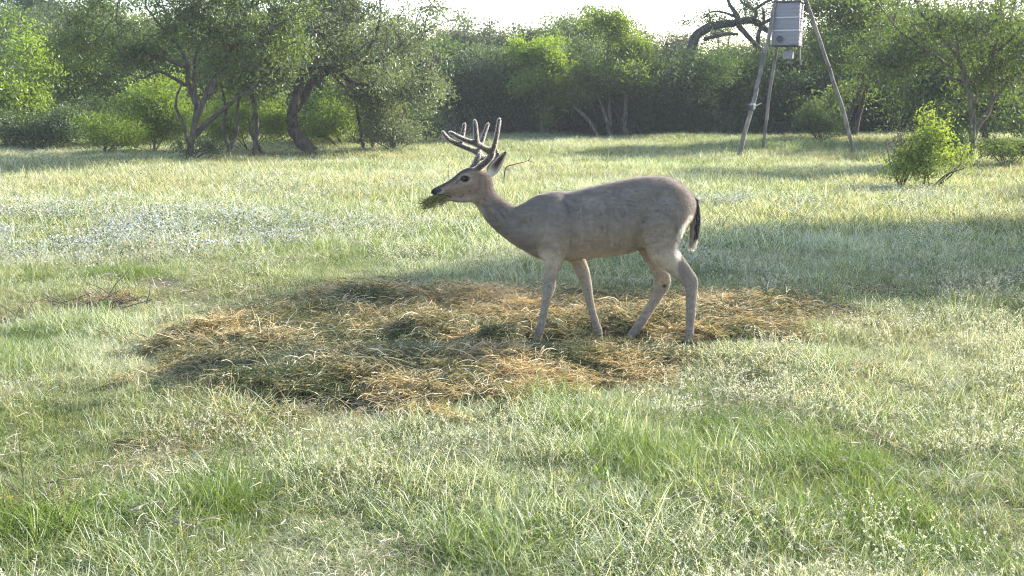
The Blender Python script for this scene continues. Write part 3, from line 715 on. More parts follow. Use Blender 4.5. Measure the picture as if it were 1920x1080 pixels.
def fur_mat(name, rough=.85, spec=.25, bump=.5):
    m, t, out = nodes(name)
    p = N(t, 'ShaderNodeBsdfPrincipled'); p.inputs['Roughness'].default_value = rough; p.inputs['Specular IOR Level'].default_value = spec
    p.inputs['Sheen Weight'].default_value = .5; p.inputs['Sheen Roughness'].default_value = .4; p.inputs['Sheen Tint'].default_value = (1, .95, .88, 1)
    a = attr(t, 'coat').outputs['Color']
    tc = N(t, 'ShaderNodeTexCoord'); mp = N(t, 'ShaderNodeMapping'); mp.inputs['Scale'].default_value = (110, 160, 170); n = N(t, 'ShaderNodeTexNoise'); n.inputs['Scale'].default_value = 1; n.inputs['Detail'].default_value = 3
    t.links.new(tc.outputs['Object'], mp.inputs[0]); t.links.new(mp.outputs[0], n.inputs['Vector'])
    t.links.new(mixc(t, math_(t, 'MULTIPLY', n.outputs['Fac'], .7), a, mixc(t, 1., a, (.62, .6, .58), 'MULTIPLY')), p.inputs['Base Color'])
    b = N(t, 'ShaderNodeBump'); b.inputs['Strength'].default_value = bump; b.inputs['Distance'].default_value = .004
    t.links.new(n.outputs['Fac'], b.inputs['Height']); t.links.new(b.outputs[0], p.inputs['Normal']); t.links.new(p.outputs[0], out.inputs[0])
    return m
M_fur = fur_mat('buck_coat')
ORG = np.array((*P(1080, 640, DY)[:2], 0.0))
buck = obj('white_tailed_buck', mesh('buck', BVa - ORG, BQa, {'coat': BC}, True), M_fur, loc=ORG)
tag(buck, 'grey brown antlered buck walking left across the hay with hay in its mouth', 'deer')

# short hair of the coat
def hairs(V, Q, n, L, W, rg, lift=.38, sel=None):
    a, b, c = V[Q[:, 0]], V[Q[:, 1]], V[Q[:, 2]]; nr = np.cross(b - a, c - a); ar = np.linalg.norm(nr, axis=1); nr = nr / (ar[:, None] + 1e-12)
    k = rg.choice(len(Q), n, p=ar / ar.sum()); r1, r2 = rg.random((2, n, 1)); r1, r2 = np.where(r1 + r2 > 1, 1 - r1, r1), np.where(r1 + r2 > 1, 1 - r2, r2)
    p = a[k] + (b[k] - a[k]) * r1 + (c[k] - a[k]) * r2; nn = nr[k]
    p = p[:]; return p, nn
rg = np.random.default_rng(5)
hp, hn = hairs(BV, BQ, 150000, 0, 0, rg)
u_, v_ = proj(hp); hx, hy = (u_ - 760) * 2.25, (v_ - 200) * 2.25
flow = np.stack([np.where(hx < 350, .8, .75), rg.normal(0, .12, len(hp)), np.where(hy > 640, -1.0, -.35)], 1)
flow = flow - (flow * hn).sum(1, keepdims=True) * hn; flow = unit(flow)
hL = np.where(hx < 330, .008, np.where(hy > 660, .009, .011)) * (.6 + .8 * rg.random(len(hp)))
d_ = unit(flow + hn * (.42 + .35 * rg.random((len(hp), 1))) + .12 * rg.normal(size=hp.shape)); s_ = unit(np.cross(d_, hn)) * .0008
eye_c = np.array([P(*Zh(452, 664), DY - .058), P(*Zh(452, 664), DY + .058)])
ok = (np.linalg.norm(hp - eye_c[0], axis=1) > .02) & (np.linalg.norm(hp - eye_c[1], axis=1) > .02) & ~((hx < 150) & (hy < 400))
hp, hn, d_, s_, hL = hp[ok], hn[ok], d_[ok], s_[ok], hL[ok]
HV = np.stack([hp - hn * .001 - s_, hp - hn * .001 + s_, hp + d_ * hL[:, None]], 1).reshape(-1, 3)
HCc = np.repeat(np.clip(coat(hp) * (.75 + .6 * rg.random((len(hp), 1))) + .03 + .10 * (rg.random((len(hp), 1)) < .2), 0, .8), 3, axis=0)
M_hair, t_, o_ = nodes('buck_hair'); thin_leaf(t_, o_, attr(t_, 'coat').outputs['Color'], .82, .02, .5, (1, .97, .92))
obj('fur', mesh('fur', HV - ORG, np.arange(len(HV)).reshape(-1, 3), {'coat': HCc}), M_hair, buck)

# tail: dark outer side, white fringe
def tail():
    pts = np.array([P(*Zm(1190, 375), DY), P(*Zm(1210, 395), DY), P(*Zm(1221, 445), DY), P(*Zm(1222, 505), DY), P(*Zm(1216, 555), DY), P(*Zm(1210, 585), DY)])
    pts = catmull(pts, 4); g = Geo(); w0 = np.interp(np.linspace(0, 1, len(pts)), [0, .2, .5, .8, 1], [.022, .032, .033, .022, .008])
    g.tube(pts, w0, 10); V = np.concatenate(g.V); T = np.concatenate(g.T)
    n = 5000; k = rg.integers(0, len(pts) - 1, n); t = rg.random(n); c = pts[k] * (1 - t[:, None]) + pts[k + 1] * t[:, None]; rr = np.interp(k + t, np.arange(len(pts)), w0)
    an = rg.random(n) * 6.283; o = np.c_[np.cos(an), np.sin(an), np.zeros(n)]; c = c + o * rr[:, None] * .85
    d = unit(pts[k + 1] - pts[k] + 0.0) + o * .28 + .1 * rg.normal(size=(n, 3)); L = .025 + .03 * rg.random(n)
    s = unit(np.cross(d, o)) * .0012
    hv = np.stack([c - s, c + s, c + unit(d) * L[:, None]], 1).reshape(-1, 3)
    cc = np.where((o[:, 0] < -.12)[:, None], (.66, .62, .58), (.05, .038, .032)) * (.75 + .4 * rg.random((n, 1)))
    cc = np.where(((k > 14) | (rg.random(n) < .08))[:, None], (.68, .65, .6), cc)
    VV = np.r_[V, hv]; TT = np.r_[T, np.arange(len(hv)).reshape(-1, 3) + len(V)]
    m0 = V[:, 0] - np.interp(-V[:, 2], -pts[:, 2], pts[:, 0]); c0 = np.where((m0 < -.012)[:, None], (.6, .56, .5), (.06, .045, .04))
    me = mesh('tail', VV - ORG, TT, {'coat': np.r_[c0, np.repeat(cc, 3, axis=0)]}); obj('tail', me, bpy.data.materials['buck_hair'], buck)
tail()

# antlers in velvet, each grown as one blended surface
M_velvet = fur_mat('antler_velvet', .8, .2, .8)
M_down, t_, o_ = nodes('velvet_down'); thin_leaf(t_, o_, attr(t_, 'coat').outputs['Color'], .9, .01, .4, (1, 1, 1))
def antler(sg, beams):
    fa = Field(P(815, 330, DY) + np.array((0, -.26 if sg < 0 else -.02, -.02)), P(975, 205, DY) + np.array((0, .02 if sg < 0 else .26, .05)), .0042)
    A = None
    for st in beams:
        rows = [[*P(*Zh(x, y), DY + o), r * 1.1, r * 1.1] for x, y, o, r in st]; c = chain_field(fa, rows, 5, .02); A = c if A is None else smin(A, c, .008)
    fa.F = A; V, Q = surface(fa); V = relax(V, Q, 1, .4)
    z = vnoise(V[:, 0], V[:, 2], .02, 81); cc = lerpc((.05, .038, .035), (.09, .068, .062), z)
    k = 9000; p, nn = hairs(V, Q, k, 0, 0, rg); d = unit(nn + .5 * rg.normal(size=p.shape)); s = unit(np.cross(d, rg.normal(size=p.shape))) * .0008
    hv = np.stack([p - s, p + s, p + d * .0070], 1).reshape(-1, 3); T = np.r_[Q[:, [0, 1, 2]], Q[:, [0, 2, 3]]]
    me = mesh('antler', np.r_[V, hv] - ORG, np.r_[T, np.arange(len(hv)).reshape(-1, 3) + len(V)], {'coat': np.r_[cc, np.tile((.62, .58, .54), (len(hv), 1))]}, True)
    me.materials.append(M_velvet); me.materials.append(M_down)
    mi = np.zeros(len(me.polygons), np.int32); mi[-len(hv) // 3:] = 1; a_ = obj('antler', me, None, buck); me.polygons.foreach_set('material_index', mi)
antler(-1, [[(545, 590, -.032, .016), (600, 545, -.045, .017), (655, 500, -.07, .0165), (692, 450, -.095, .018), (688, 418, -.11, .018), (640, 392, -.135, .0145), (595, 362, -.155, .0140), (545, 335, -.165, .0150), (500, 325, -.16, .0125), (430, 298, -.145, .0115), (370, 268, -.125, .0105), (325, 242, -.105, .0085), (312, 238, -.10, .007)],
            [(690, 425, -.11, .015), (712, 385, -.12, .013), (735, 300, -.135, .0115), (750, 220, -.145, .0105), (764, 140, -.15, .0095), (768, 118, -.15, .0075)],
            [(560, 345, -.165, .014), (556, 300, -.17, .0125), (551, 230, -.175, .0118), (545, 160, -.175, .0105), (541, 133, -.175, .008)]])
antler(1, [[(520, 560, .03, .015), (548, 520, .045, .015), (566, 480, .065, .0155), (590, 455, .08, .015), (570, 425, .10, .0155), (490, 388, .14, .0135), (400, 352, .16, .0125), (330, 320, .155, .0115), (285, 285, .14, .0105), (256, 246, .12, .0085), (247, 234, .115, .007)],
           [(420, 355, .16, .012), (425, 290, .17, .0108), (436, 220, .18, .0102), (445, 172, .185, .009), (447, 160, .185, .007)],
           [(575, 420, .10, .014), (596, 350, .12, .0118), (622, 270, .14, .0105), (650, 190, .155, .0092), (664, 158, .16, .007)],
           [(600, 470, .08, .014), (680, 470, .10, .012), (735, 430, .11, .010), (740, 402, .115, .008)],
           [(560, 500, .05, .012), (578, 455, .055, .0095), (583, 432, .06, .007)]])
# eyes
M_eye = plain('eye_dark', (.012, .008, .006), .08, var=.1)
import bmesh
for sgn in (-1, 1):
    bm = bmesh.new(); bmesh.ops.create_uvsphere(bm, u_segments=20, v_segments=12, radius=.0150)
    me = bpy.data.meshes.new('eye'); bm.to_mesh(me); bm.free()
    for p_ in me.polygons: p_.use_smooth = True
    e = obj('eye', me, M_eye, buck, P(*Zh(452, 664), DY + sgn * .0465) - ORG)
# pale ring round the near hind leg
g = Geo(); cb = P(*Zl(1500, 742), DY - .105); an = np.linspace(0, 2 * math.pi, 26)
g.tube(np.c_[cb[0] + .0335 * np.cos(an), cb[1] + .027 * np.sin(an), cb[2] + .004 * np.cos(an)], .0036, 6)
obj('leg_ring', g.mesh('leg_ring', True), plain('pale_straw_ring', (.55, .48, .36), .6), buck)
# bundle of hay hanging from the mouth
def wad():
    g = Geo(); r2 = np.random.default_rng(12); n = 230
    for i in range(n):
        t = r2.random(); cx, cy = 292 - 235 * t + r2.normal(0, 10), 838 + 62 * t + r2.normal(0, 18 + 16 * math.sin(t * 3))
        c = P(*Zh(cx, cy), DY + r2.normal(0, .022)); d = unit(np.array((-.9, r2.normal(0, .5), -.35)) + .55 * r2.normal(size=3)); L = .03 + .07 * r2.random()
        sd = unit(np.cross(d, r2.normal(size=3))); pts = [c - d * L * .5, c + sd * L * .15, c + d * L * .5 - sd * L * .05]
        g.tube(np.array(pts), [.0014, .0016, .0008], 3, a=r2.random(), cap=False)
    for i in range(46):
        a = P(*Zh(r2.uniform(170, 310), r2.normal(822, 6)), DY + r2.normal(0, .02)); e = a + np.array((-r2.uniform(.0, .09), r2.normal(0, .03), -r2.uniform(.015, .075))); mm = (a + e) / 2 + (-.01, 0, r2.uniform(0, .02))
        g.tube(catmull(np.array([a, mm, e]), 3), np.linspace(.0022, .0012, 7), 3, a=r2.random(), cap=False)
    c = np.array([P(*Zh(290 - 230 * t + a, 838 + 60 * t + b), DY + o) for t, a, b, o in zip(r2.random(450), r2.normal(0, 14, 450), r2.normal(0, 21, 450), r2.normal(0, .024, 450))])
    V, T, a = leaf_arrays(c, .018, .007, r2); g.add(V, T, 0); g.A[-1] = a
    m = leaf_mat('chewed_hay', (.22, .22, .10), (.46, .43, .22), .45, .04)
    tag(obj('hay_bundle', g.mesh('wad'), m), 'ragged green bundle of hay hanging from the mouth of the buck', 'hay bundle')
wad()

# ================================================================ TREES
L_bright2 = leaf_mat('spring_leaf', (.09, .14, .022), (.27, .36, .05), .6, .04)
Z3 = lambda x, y: (x / 3, y / 3)
Z4 = lambda x, y: (480 + x / 3, y / 3)
Z5 = lambda x, y: (900 + x / 3.2, y / 3.2)
Z6 = lambda x, y: (1340 + x / 2.841, y / 2.841)
def depth_of(v): return Gxy(960, v)[1]
def wiggle(pts, amp, rg, n=4):
    p = catmull(pts, n); m = rg.normal(0, amp, p.shape); m[0] = 0; m[-1] = 0
    return p + m
def tree(name, label, base, stems, blobs, n_att, leaves_per, leaf, lmat, bmat=None, group=None, cat='tree', seed=0, sig=.28, aspect=.45, droop=.0, twig=.012, gaps=.42, rough=.8, rs=.8, low_leaf=0):
    """stems: list of (polyline of world points, r0, r1); blobs: (centre, radii) ellipsoids that the crown fills"""
    rg = np.random.default_rng(seed + 1000); bmat = bmat or M_bark
    base = np.asarray(base, float); wood = Geo(); nodes_, nr = [], []
    for pts, r0, r1 in stems:
        p = wiggle(pts, r0 * .09, rg); r = np.linspace(r0, r1, len(p)); r[0] *= 1.25 if np.linalg.norm(p[0][:2] - base[:2]) < 1.2 and p[0][2] < base[2] + .3 else 1
        wood.tube(p, r, 11 if r0 > .08 else 6, jit=.10); nodes_.append(p[len(p) // 3:]); nr.append(r[len(p) // 3:])
    Nn = np.concatenate(nodes_); Nr = np.concatenate(nr)
    att = []
    vol = np.array([b[1][0] * b[1][1] * b[1][2] for b in blobs]); cnt = np.maximum(1, (n_att * vol ** .7 / (vol ** .7).sum()).astype(int))
    for (c, r), k in zip(blobs, cnt):
        q = unit(rg.normal(size=(k * 3, 3))) * (rg.random((k * 3, 1)) ** .4); sc_ = 1 - rough * .5 + rough * vnoise(q[:, 0] * 2 + q[:, 1], q[:, 2] * 2 + 5, rs, seed + 9)[:, None]; q = q * sc_ * np.array(r) + np.array(c)
        h = vnoise(q[:, 0] + q[:, 1] * .7, q[:, 2] * 1.2, .9, seed + 5); q = q[h > gaps * .9][:k]; att.append(q)
    att = np.concatenate(att); att = att[att[:, 2] > base[2] + .35]
    d0 = np.min(np.linalg.norm(att[:, None] - Nn[None], axis=2), axis=1); att = att[np.argsort(d0)]
    for a in att:
        dd = np.linalg.norm(Nn - a, axis=1) + .35 * np.maximum(0, Nn[:, 2] - a[2] + .1); j = int(np.argmin(dd)); s = Nn[j]; L = np.linalg.norm(a - s)
        r0 = max(twig, min(Nr[j] * .72, .008 + .016 * L)); up = np.array((0, 0, 1.)) * L * .12
        m1 = s + (a - s) * .35 + up + rg.normal(0, .05 * L, 3); m2 = s + (a - s) * .7 + up + rg.normal(0, .05 * L, 3)
        p = np.array([s, m1, m2, a]); r = np.array([r0, r0 * .8, r0 * .6, twig * .45]); wood.tube(p, r, 4, cap=False)
        Nn = np.r_[Nn, p[1:]]; Nr = np.r_[Nr, r[1:]]
    # twiglets and leaves
    lf = Geo(); n = leaves_per
    c = np.repeat(att, n, axis=0); sg = sig * (.6 + .8 * rg.random(len(att))); off = rg.normal(0, 1, c.shape) * np.repeat(sg, n)[:, None] * np.array((1, 1, .75))
    rr = np.linalg.norm(off, axis=1); c = c + off; c[:, 2] -= droop * rr * rg.random(len(c))
    if low_leaf:
        k = rg.integers(0, len(Nn), low_leaf); c = np.r_[c, Nn[k] + rg.normal(0, .12, (low_leaf, 3))]
    c = c[c[:, 2] > base[2] + .05]
    ax = np.tile((0, 0, -droop * 1.2 + .1), (len(c), 1)) + rg.normal(0, .8, c.shape)
    cl = vnoise(c[:, 0] + .6 * c[:, 1], c[:, 2], .5, seed)
    V, T, a_ = leaf_arrays(c, leaf * (.6 + .8 * rg.random(len(c))), leaf * aspect, rg, tint=np.clip(.5 * cl + .5 * rg.random(len(c)), 0, 1), axis=ax)
    for i in range(0, len(att), 1):                       # fine twigs inside each clump
        for k in range(3):
            e = att[i] + rg.normal(0, sg[i], 3); wood.tube(np.array([att[i], (att[i] + e) / 2 + rg.normal(0, .03, 3), e]), [twig * .5, twig * .4, twig * .2], 3, cap=False)
    root = obj(name, None, loc=base); tag(root, label, cat, group)
    wv = np.concatenate(wood.V); obj('trunk', mesh('trunk', wv - base, np.concatenate(wood.T), None, True), bmat, root)
    obj('crown', mesh('crown', V - base, T, {'tint': a_}), lmat, root)
    return root
def px_stems(Z, Y, lst, rg):
    """stems given as traced polylines (px), each with its own small depth drift"""
    out = []
    for pts, r0, r1, dr in lst:
        uv = [Z(*p) for p in pts]; n = len(uv)
        out.append((np.array([P(u, v, Y + dr * i / (n - 1)) for i, (u, v) in enumerate(uv)]), r0, r1))
    return out
def ell(u, v, ru, rv, Y, dep): s = Y / F; return (P(u, v, Y), (ru * s, dep, rv * s))
rt = np.random.default_rng(3)
def ground_pt(u, Y):
    x = (u - 960) / F * (Y * cp + 1.0 * sp_); return np.array((x, Y, float(gz(x, Y)) - .05))

Y = 26.0
tree('mesquite_tree', 'spreading many stemmed mesquite tree, the largest at left, forking low over dark undergrowth', ground_pt(352, Y), px_stems(Z3, Y, [
    ([(1060, 915), (1075, 800), (1100, 690), (1150, 560), (1200, 500), (1250, 390), (1285, 300), (1330, 250), (1420, 190), (1530, 130)], .085, .03, -.6),
    ([(1060, 800), (1030, 690), (990, 610), (995, 540), (1020, 480)], .05, .02, .5),
    ([(1090, 720), (1105, 600), (1060, 480), (1052, 360), (1010, 270), (900, 140), (820, 40)], .075, .02, .6),
    ([(1090, 770), (1200, 660), (1280, 600), (1360, 530), (1480, 480), (1580, 400)], .07, .02, -.8),
    ([(1050, 480), (960, 430), (880, 400), (800, 440), (700, 400)], .045, .015, -.7),
    ([(1110, 620), (1095, 480), (1100, 330), (1130, 200), (1120, 60)], .06, .02, .9),
    ([(1150, 560), (1180, 470), (1270, 340), (1250, 200), (1290, 60)], .06, .02, .5),
    ([(1052, 380), (920, 330), (760, 280), (600, 240), (450, 230)], .045, .015, .4)], rt),
    [ell(370, 40, 215, 75, Y, 2.2), ell(205, 85, 95, 50, Y, 1.4), ell(520, 60, 90, 85, Y - .5, 1.5), ell(360, -40, 190, 60, Y, 2), ell(420, 120, 50, 26, Y - .9, .6), ell(290, 110, 50, 26, Y + .7, .6)], 290, 105, .095, L_mesq, seed=1, sig=.18, gaps=.5, twig=.019, aspect=.40, droop=.3)
Y = 29.7
tree('gnarled_tree', 'old tree with a thick twisted dark trunk bending right beneath a drooping pale crown', ground_pt(580, Y), px_stems(Z4, Y, [
    ([(305, 862), (260, 800), (222, 740), (198, 670), (215, 610), (262, 550), (320, 460), (390, 405), (450, 385), (550, 360), (690, 340)], .20, .05, .3),
    ([(205, 640), (225, 560), (240, 470), (285, 400), (370, 388), (450, 372)], .13, .06, -.3),
    ([(460, 400), (520, 452), (590, 470), (700, 488), (790, 500)], .075, .02, -.6),
    ([(430, 415), (480, 470), (560, 510)], .05, .02, -.6), ([(285, 395), (180, 385), (60, 420)], .05, .02, -.5),
    ([(390, 390), (430, 300), (500, 180), (520, 40)], .07, .02, .5), ([(550, 360), (650, 250), (700, 100), (690, -40)], .06, .02, 0), ([(690, 340), (820, 250), (900, 180)], .045, .02, -.4)], rt),
    [ell(680, 70, 150, 85, Y, 2.3), ell(775, 140, 75, 55, Y - .6, 1.5), ell(590, 60, 80, 70, Y, 1.6), ell(660, -40, 160, 60, Y, 2), ell(800, 170, 40, 30, Y - .9, .8)], 280, 105, .105, L_pale, seed=2, sig=.19, gaps=.48, twig=.017, aspect=.40, droop=.6)
Y = 40.0
tree('slender_tree', 'slender bright green tree with leafy trunk, left of the leaning stems', ground_pt(1016, Y), px_stems(Z5, Y, [
    ([(375, 812), (368, 700), (345, 620), (318, 540), (312, 440), (300, 330)], .09, .03, 0), ([(385, 800), (372, 680), (360, 560), (345, 460), (350, 330), (340, 220)], .08, .02, .3),
    ([(390, 770), (430, 680), (470, 600), (500, 480)], .05, .02, -.4)], rt),
    [ell(1018, 150, 58, 52, Y, 1.2), ell(1060, 165, 26, 34, Y - .3, .6), ell(1010, 85, 50, 45, Y, 1.0), ell(1030, 205, 18, 25, Y, .4)], 110, 95, .13, L_bright, M_greybark, seed=3, sig=.2, gaps=.48, droop=.2, low_leaf=2500)
Y = 38.9
tree('leaning_tree', 'wide crowned tree on several slanting dark stems, the middle one at the clearing edge', ground_pt(1150, Y), px_stems(Z5, Y, [
    ([(712, 832), (680, 760), (620, 690), (560, 640), (535, 590)], .08, .04, .3), ([(785, 832), (765, 740), (735, 650), (700, 580), (620, 540)], .08, .03, 0), ([(880, 832), (866, 740), (876, 640), (868, 560), (830, 450), (810, 330)], .10, .03, -.3),
    ([(850, 760), (838, 700), (780, 640)], .045, .02, .4), ([(868, 600), (900, 540), (960, 480), (1030, 430)], .05, .02, -.2), ([(785, 760), (770, 560), (760, 420), (770, 250), (760, 130)], .06, .02, .5)], rt),
    [ell(1145, 110, 82, 68, Y, 1.7), ell(1140, 60, 70, 45, Y, 1.2), ell(1215, 150, 35, 30, Y - .5, .8), ell(1180, 215, 18, 12, Y - .6, .3), ell(1085, 150, 35, 40, Y, .8)], 190, 85, .125, L_bright2, M_greybark, seed=4, sig=.22, gaps=.5, droop=.2)
Y = 42.5
tree('arched_oak', 'old oak whose bare thick limb arches over the bushes behind the feeder', ground_pt(1308, Y), px_stems(Z5, Y, [
    ([(1310, 800), (1302, 600), (1290, 480), (1268, 390), (1266, 310), (1300, 215), (1370, 165), (1470, 145), (1560, 130), (1650, 130), (1740, 190)], .25, .11, .3),
    ([(1345, 235), (1400, 222), (1470, 205), (1550, 205)], .08, .05, -.5), ([(1550, 150), (1620, 230), (1680, 290), (1790, 330)], .11, .05, -.4), ([(1560, 130), (1530, 80), (1500, 25), (1470, -60)], .11, .04, 0),
    ([(1600, 125), (1655, 95), (1645, 55), (1580, 20), (1540, -40)], .08, .04, .4), ([(1645, 60), (1720, 10), (1800, -20)], .07, .03, 0), ([(1670, 300), (1672, 200), (1700, 140), (1700, 60)], .10, .05, .3),
    ([(1530, 100), (1460, 75), (1390, 70), (1340, 110)], .05, .02, 0), ([(1700, 140), (1790, 90), (1880, 60)], .07, .03, 0)], rt),
    [ell(1340, 35, 45, 18, Y, .8), ell(1420, 30, 60, 30, Y, 1.2), ell(1300, 60, 40, 22, Y, .8), ell(1480, -20, 80, 35, Y, 1.5), ell(1380, -20, 60, 14, Y, 1)], 90, 70, .10, L_dark, M_oak, seed=5, sig=.24, twig=.02)
Y = 25
tree('feathery_mesquite', 'grey brown mesquite at right, its bare stems fanning upward in shade', ground_pt(1812, Y), px_stems(Z6, Y, [
    ([(1350, 870), (1375, 700), (1368, 560), (1340, 430), (1305, 330), (1250, 250), (1170, 160), (1090, 60)], .085, .02, -.5), ([(1360, 790), (1400, 680), (1470, 560), (1482, 420), (1480, 300), (1440, 180), (1400, 60)], .08, .02, .4),
    ([(1480, 310), (1525, 110), (1520, -20)], .045, .015, 0), ([(1382, 560), (1398, 500), (1350, 400)], .04, .015, .3), ([(1332, 440), (1230, 405), (1120, 408), (1020, 440)], .035, .012, -.5), ([(1450, 580), (1560, 440), (1650, 370), (1760, 330)], .05, .015, -.4),
    ([(1300, 330), (1290, 200), (1240, 60)], .04, .012, .2), ([(1250, 350), (1130, 270), (1000, 180), (900, 60)], .04, .012, -.6), ([(1480, 300), (1600, 180), (1700, 60)], .045, .015, -.3)], rt),
    [ell(1790, 45, 190, 75, Y, 2.3), ell(1660, 110, 80, 65, Y - .5, 1.5), ell(1880, 120, 90, 80, Y - .3, 1.7), ell(1760, -40, 200, 50, Y, 2)], 280, 78, .09, L_mesq, M_greybark, seed=6, sig=.19, gaps=.5, twig=.019, aspect=.40, droop=.3)

# second rank of trees, each with its own crown
rank = [  # name, label, u, Y, blobs(u,v,ru,rv,dep), n_att, leaves, leaf size, mat
    ('leafy_tree', 'bright yellow green leafy tree at the far left edge of the meadow', 25, 33, [(25, 140, 80, 80, 1.6), (40, 205, 70, 45, 1.2), (-30, 200, 60, 60, 1.2)], 170, 200, .085, L_bright),
    ('leafy_tree', 'mid green leafy tree just right of the leftmost bright tree', 130, 36, [(150, 130, 90, 80, 1.8), (110, 190, 50, 40, 1.2), (200, 215, 50, 30, 1.2)], 160, 200, .09, L_bright),
    ('tall_tree', 'tall dark bluish tree top showing in the upper left corner', 60, 52, [(60, 20, 130, 60, 3.0), (160, -10, 90, 60, 2.5)], 150, 170, .13, L_dark),
    ('backdrop_tree', 'green tree filling the gap behind the big mesquite at left', 290, 37, [(280, 130, 110, 90, 2.2), (250, 190, 70, 50, 1.5)], 150, 170, .10, L_mesq),
    ('thin_stemmed_tree', 'cluster of thin trunks standing behind the gnarled tree', 655, 34, [(640, 180, 60, 45, 1.3), (700, 150, 60, 60, 1.3)], 90, 170, .085, L_bright),
    ('thin_stemmed_tree', 'pair of thin saplings right of the largest mesquite, dark against the bright bush', 455, 28.5, [(450, 130, 50, 40, .9), (490, 150, 40, 36, .9)], 60, 150, .08, L_mesq),
    ('thin_stemmed_tree', 'leaning thin saplings at the right side of the gnarled tree trunk', 700, 31, [(700, 150, 50, 40, .9), (740, 165, 40, 36, .9)], 60, 150, .085, L_pale),
    ('backdrop_tree', 'olive green tree between the two large trees at left', 470, 38, [(470, 120, 90, 100, 2.2), (450, 190, 60, 45, 1.4)], 140, 170, .10, L_mesq),
    ('hazy_tree', 'grey green tree whose top meets the sky left of centre', 880, 50, [(880, 100, 75, 60, 2.0), (860, 150, 60, 50, 2.0)], 110, 150, .12, L_grey),
    ('hazy_tree', 'thin topped grey tree beneath the middle of the skyline', 975, 52, [(975, 90, 60, 45, 2.0), (960, 150, 60, 50, 2.0)], 110, 140, .12, L_grey),
    ('hazy_tree', 'rounded green tree rising behind the leaning stems', 1090, 50, [(1085, 75, 65, 50, 2.0), (1110, 120, 70, 60, 2.0)], 120, 150, .12, L_mesq),
    ('hazy_tree', 'low grey tree at the dip of the skyline left of the arched limb', 1235, 52, [(1240, 115, 65, 55, 2.0), (1270, 150, 60, 60, 2.0)], 120, 150, .12, L_grey),
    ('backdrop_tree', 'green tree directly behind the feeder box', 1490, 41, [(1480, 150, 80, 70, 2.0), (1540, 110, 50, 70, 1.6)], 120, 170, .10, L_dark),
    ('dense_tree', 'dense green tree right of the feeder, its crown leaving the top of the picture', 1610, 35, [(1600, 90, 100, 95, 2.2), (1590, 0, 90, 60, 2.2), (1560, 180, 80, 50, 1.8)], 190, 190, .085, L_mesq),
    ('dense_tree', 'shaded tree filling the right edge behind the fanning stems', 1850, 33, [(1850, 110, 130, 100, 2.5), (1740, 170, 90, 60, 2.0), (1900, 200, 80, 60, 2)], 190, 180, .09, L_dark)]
for i, (nm, lb, u, Y, bl, na_, nl, ls, mt) in enumerate(rank):
    b = ground_pt(u, Y); top = P(bl[0][0], bl[0][1], Y); s_ = []
    k = 4 if nm == 'thin_stemmed_tree' else rt.integers(1, 4)
    for j in range(k):
        o = np.array((rt.normal(0, .35 if k > 1 else .05), rt.normal(0, .3), 0)); e = top + np.array((rt.normal(0, .8), rt.normal(0, .6), rt.normal(0, .4)))
        s_.append((np.array([b + o, b + o + (e - b - o) * .3 + rt.normal(0, .12, 3), b + o + (e - b - o) * .65 + rt.normal(0, .15, 3), e]), .10 if k < 3 else .06, .025))
    tree(nm, lb, b, s_, [ell(a, v, ru, rv, Y, d) for a, v, ru, rv, d in bl], na_, int(nl * .5), ls * 1.4, mt, seed=20 + i, sig=.24, gaps=.46, droop=.15, twig=.014)
# trees standing out of the picture to the right and left, whose shade falls into the meadow
def side_tree(x, y, h, r, seed, lb, n=150):
    b = np.array((x, y, float(gz(x, y)) - .05)); t = b + (0, 0, h * .62); s_ = []
    for j in range(4): e = t + np.array((rt.normal(0, r * .45), rt.normal(0, r * .45), rt.normal(.3, .3))); s_.append((np.array([b, b + (e - b) * .35 + rt.normal(0, .15, 3), b + (e - b) * .7, e]), .11, .03))
    tree('mesquite_tree', lb, b, s_, [(t + (0, 0, h * .08), (r, r, h * .28))], n, 130, .10, L_mesq, seed=seed, sig=.36)
side_tree(16.5, 21.5, 5.8, 3.0, 62, 'larger mesquite farther back outside the picture on the right')
bb = np.array((11.0, 15.8, float(gz(11.0, 15.8)) - .05)); s_ = []
for e in ((8.6, 14.5, 4.6), (6.4, 13.5, 4.3), (9.9, 16.6, 5.0), (11.5, 14.2, 5.0), (12.5, 17, 5.0), (10.4, 15.4, 5.4)):
    e = np.array(e); s_.append((np.array([bb, bb + (e - bb) * (.25, .25, .4) + rt.normal(0, .12, 3), bb + (e - bb) * (.65, .65, .8), e]), .12, .03))
tree('mesquite_tree', 'broad crowned mesquite standing just outside the picture on the right', bb, s_, [((11.3, 16.0, 4.9), (2.5, 1.9, 1.0)), ((7.6, 14.0, 4.4), (1.9, .75, .5)), ((13.4, 16.4, 4.8), (2.8, 2.4, 1.3)), ((6.0, 13.2, 4.2), (1.0, .55, .4)), ((9.4, 14.8, 4.6), (1.6, 1.3, .7))], 420, 150, .11, L_mesq, seed=61, sig=.27, gaps=.2, rough=.4)

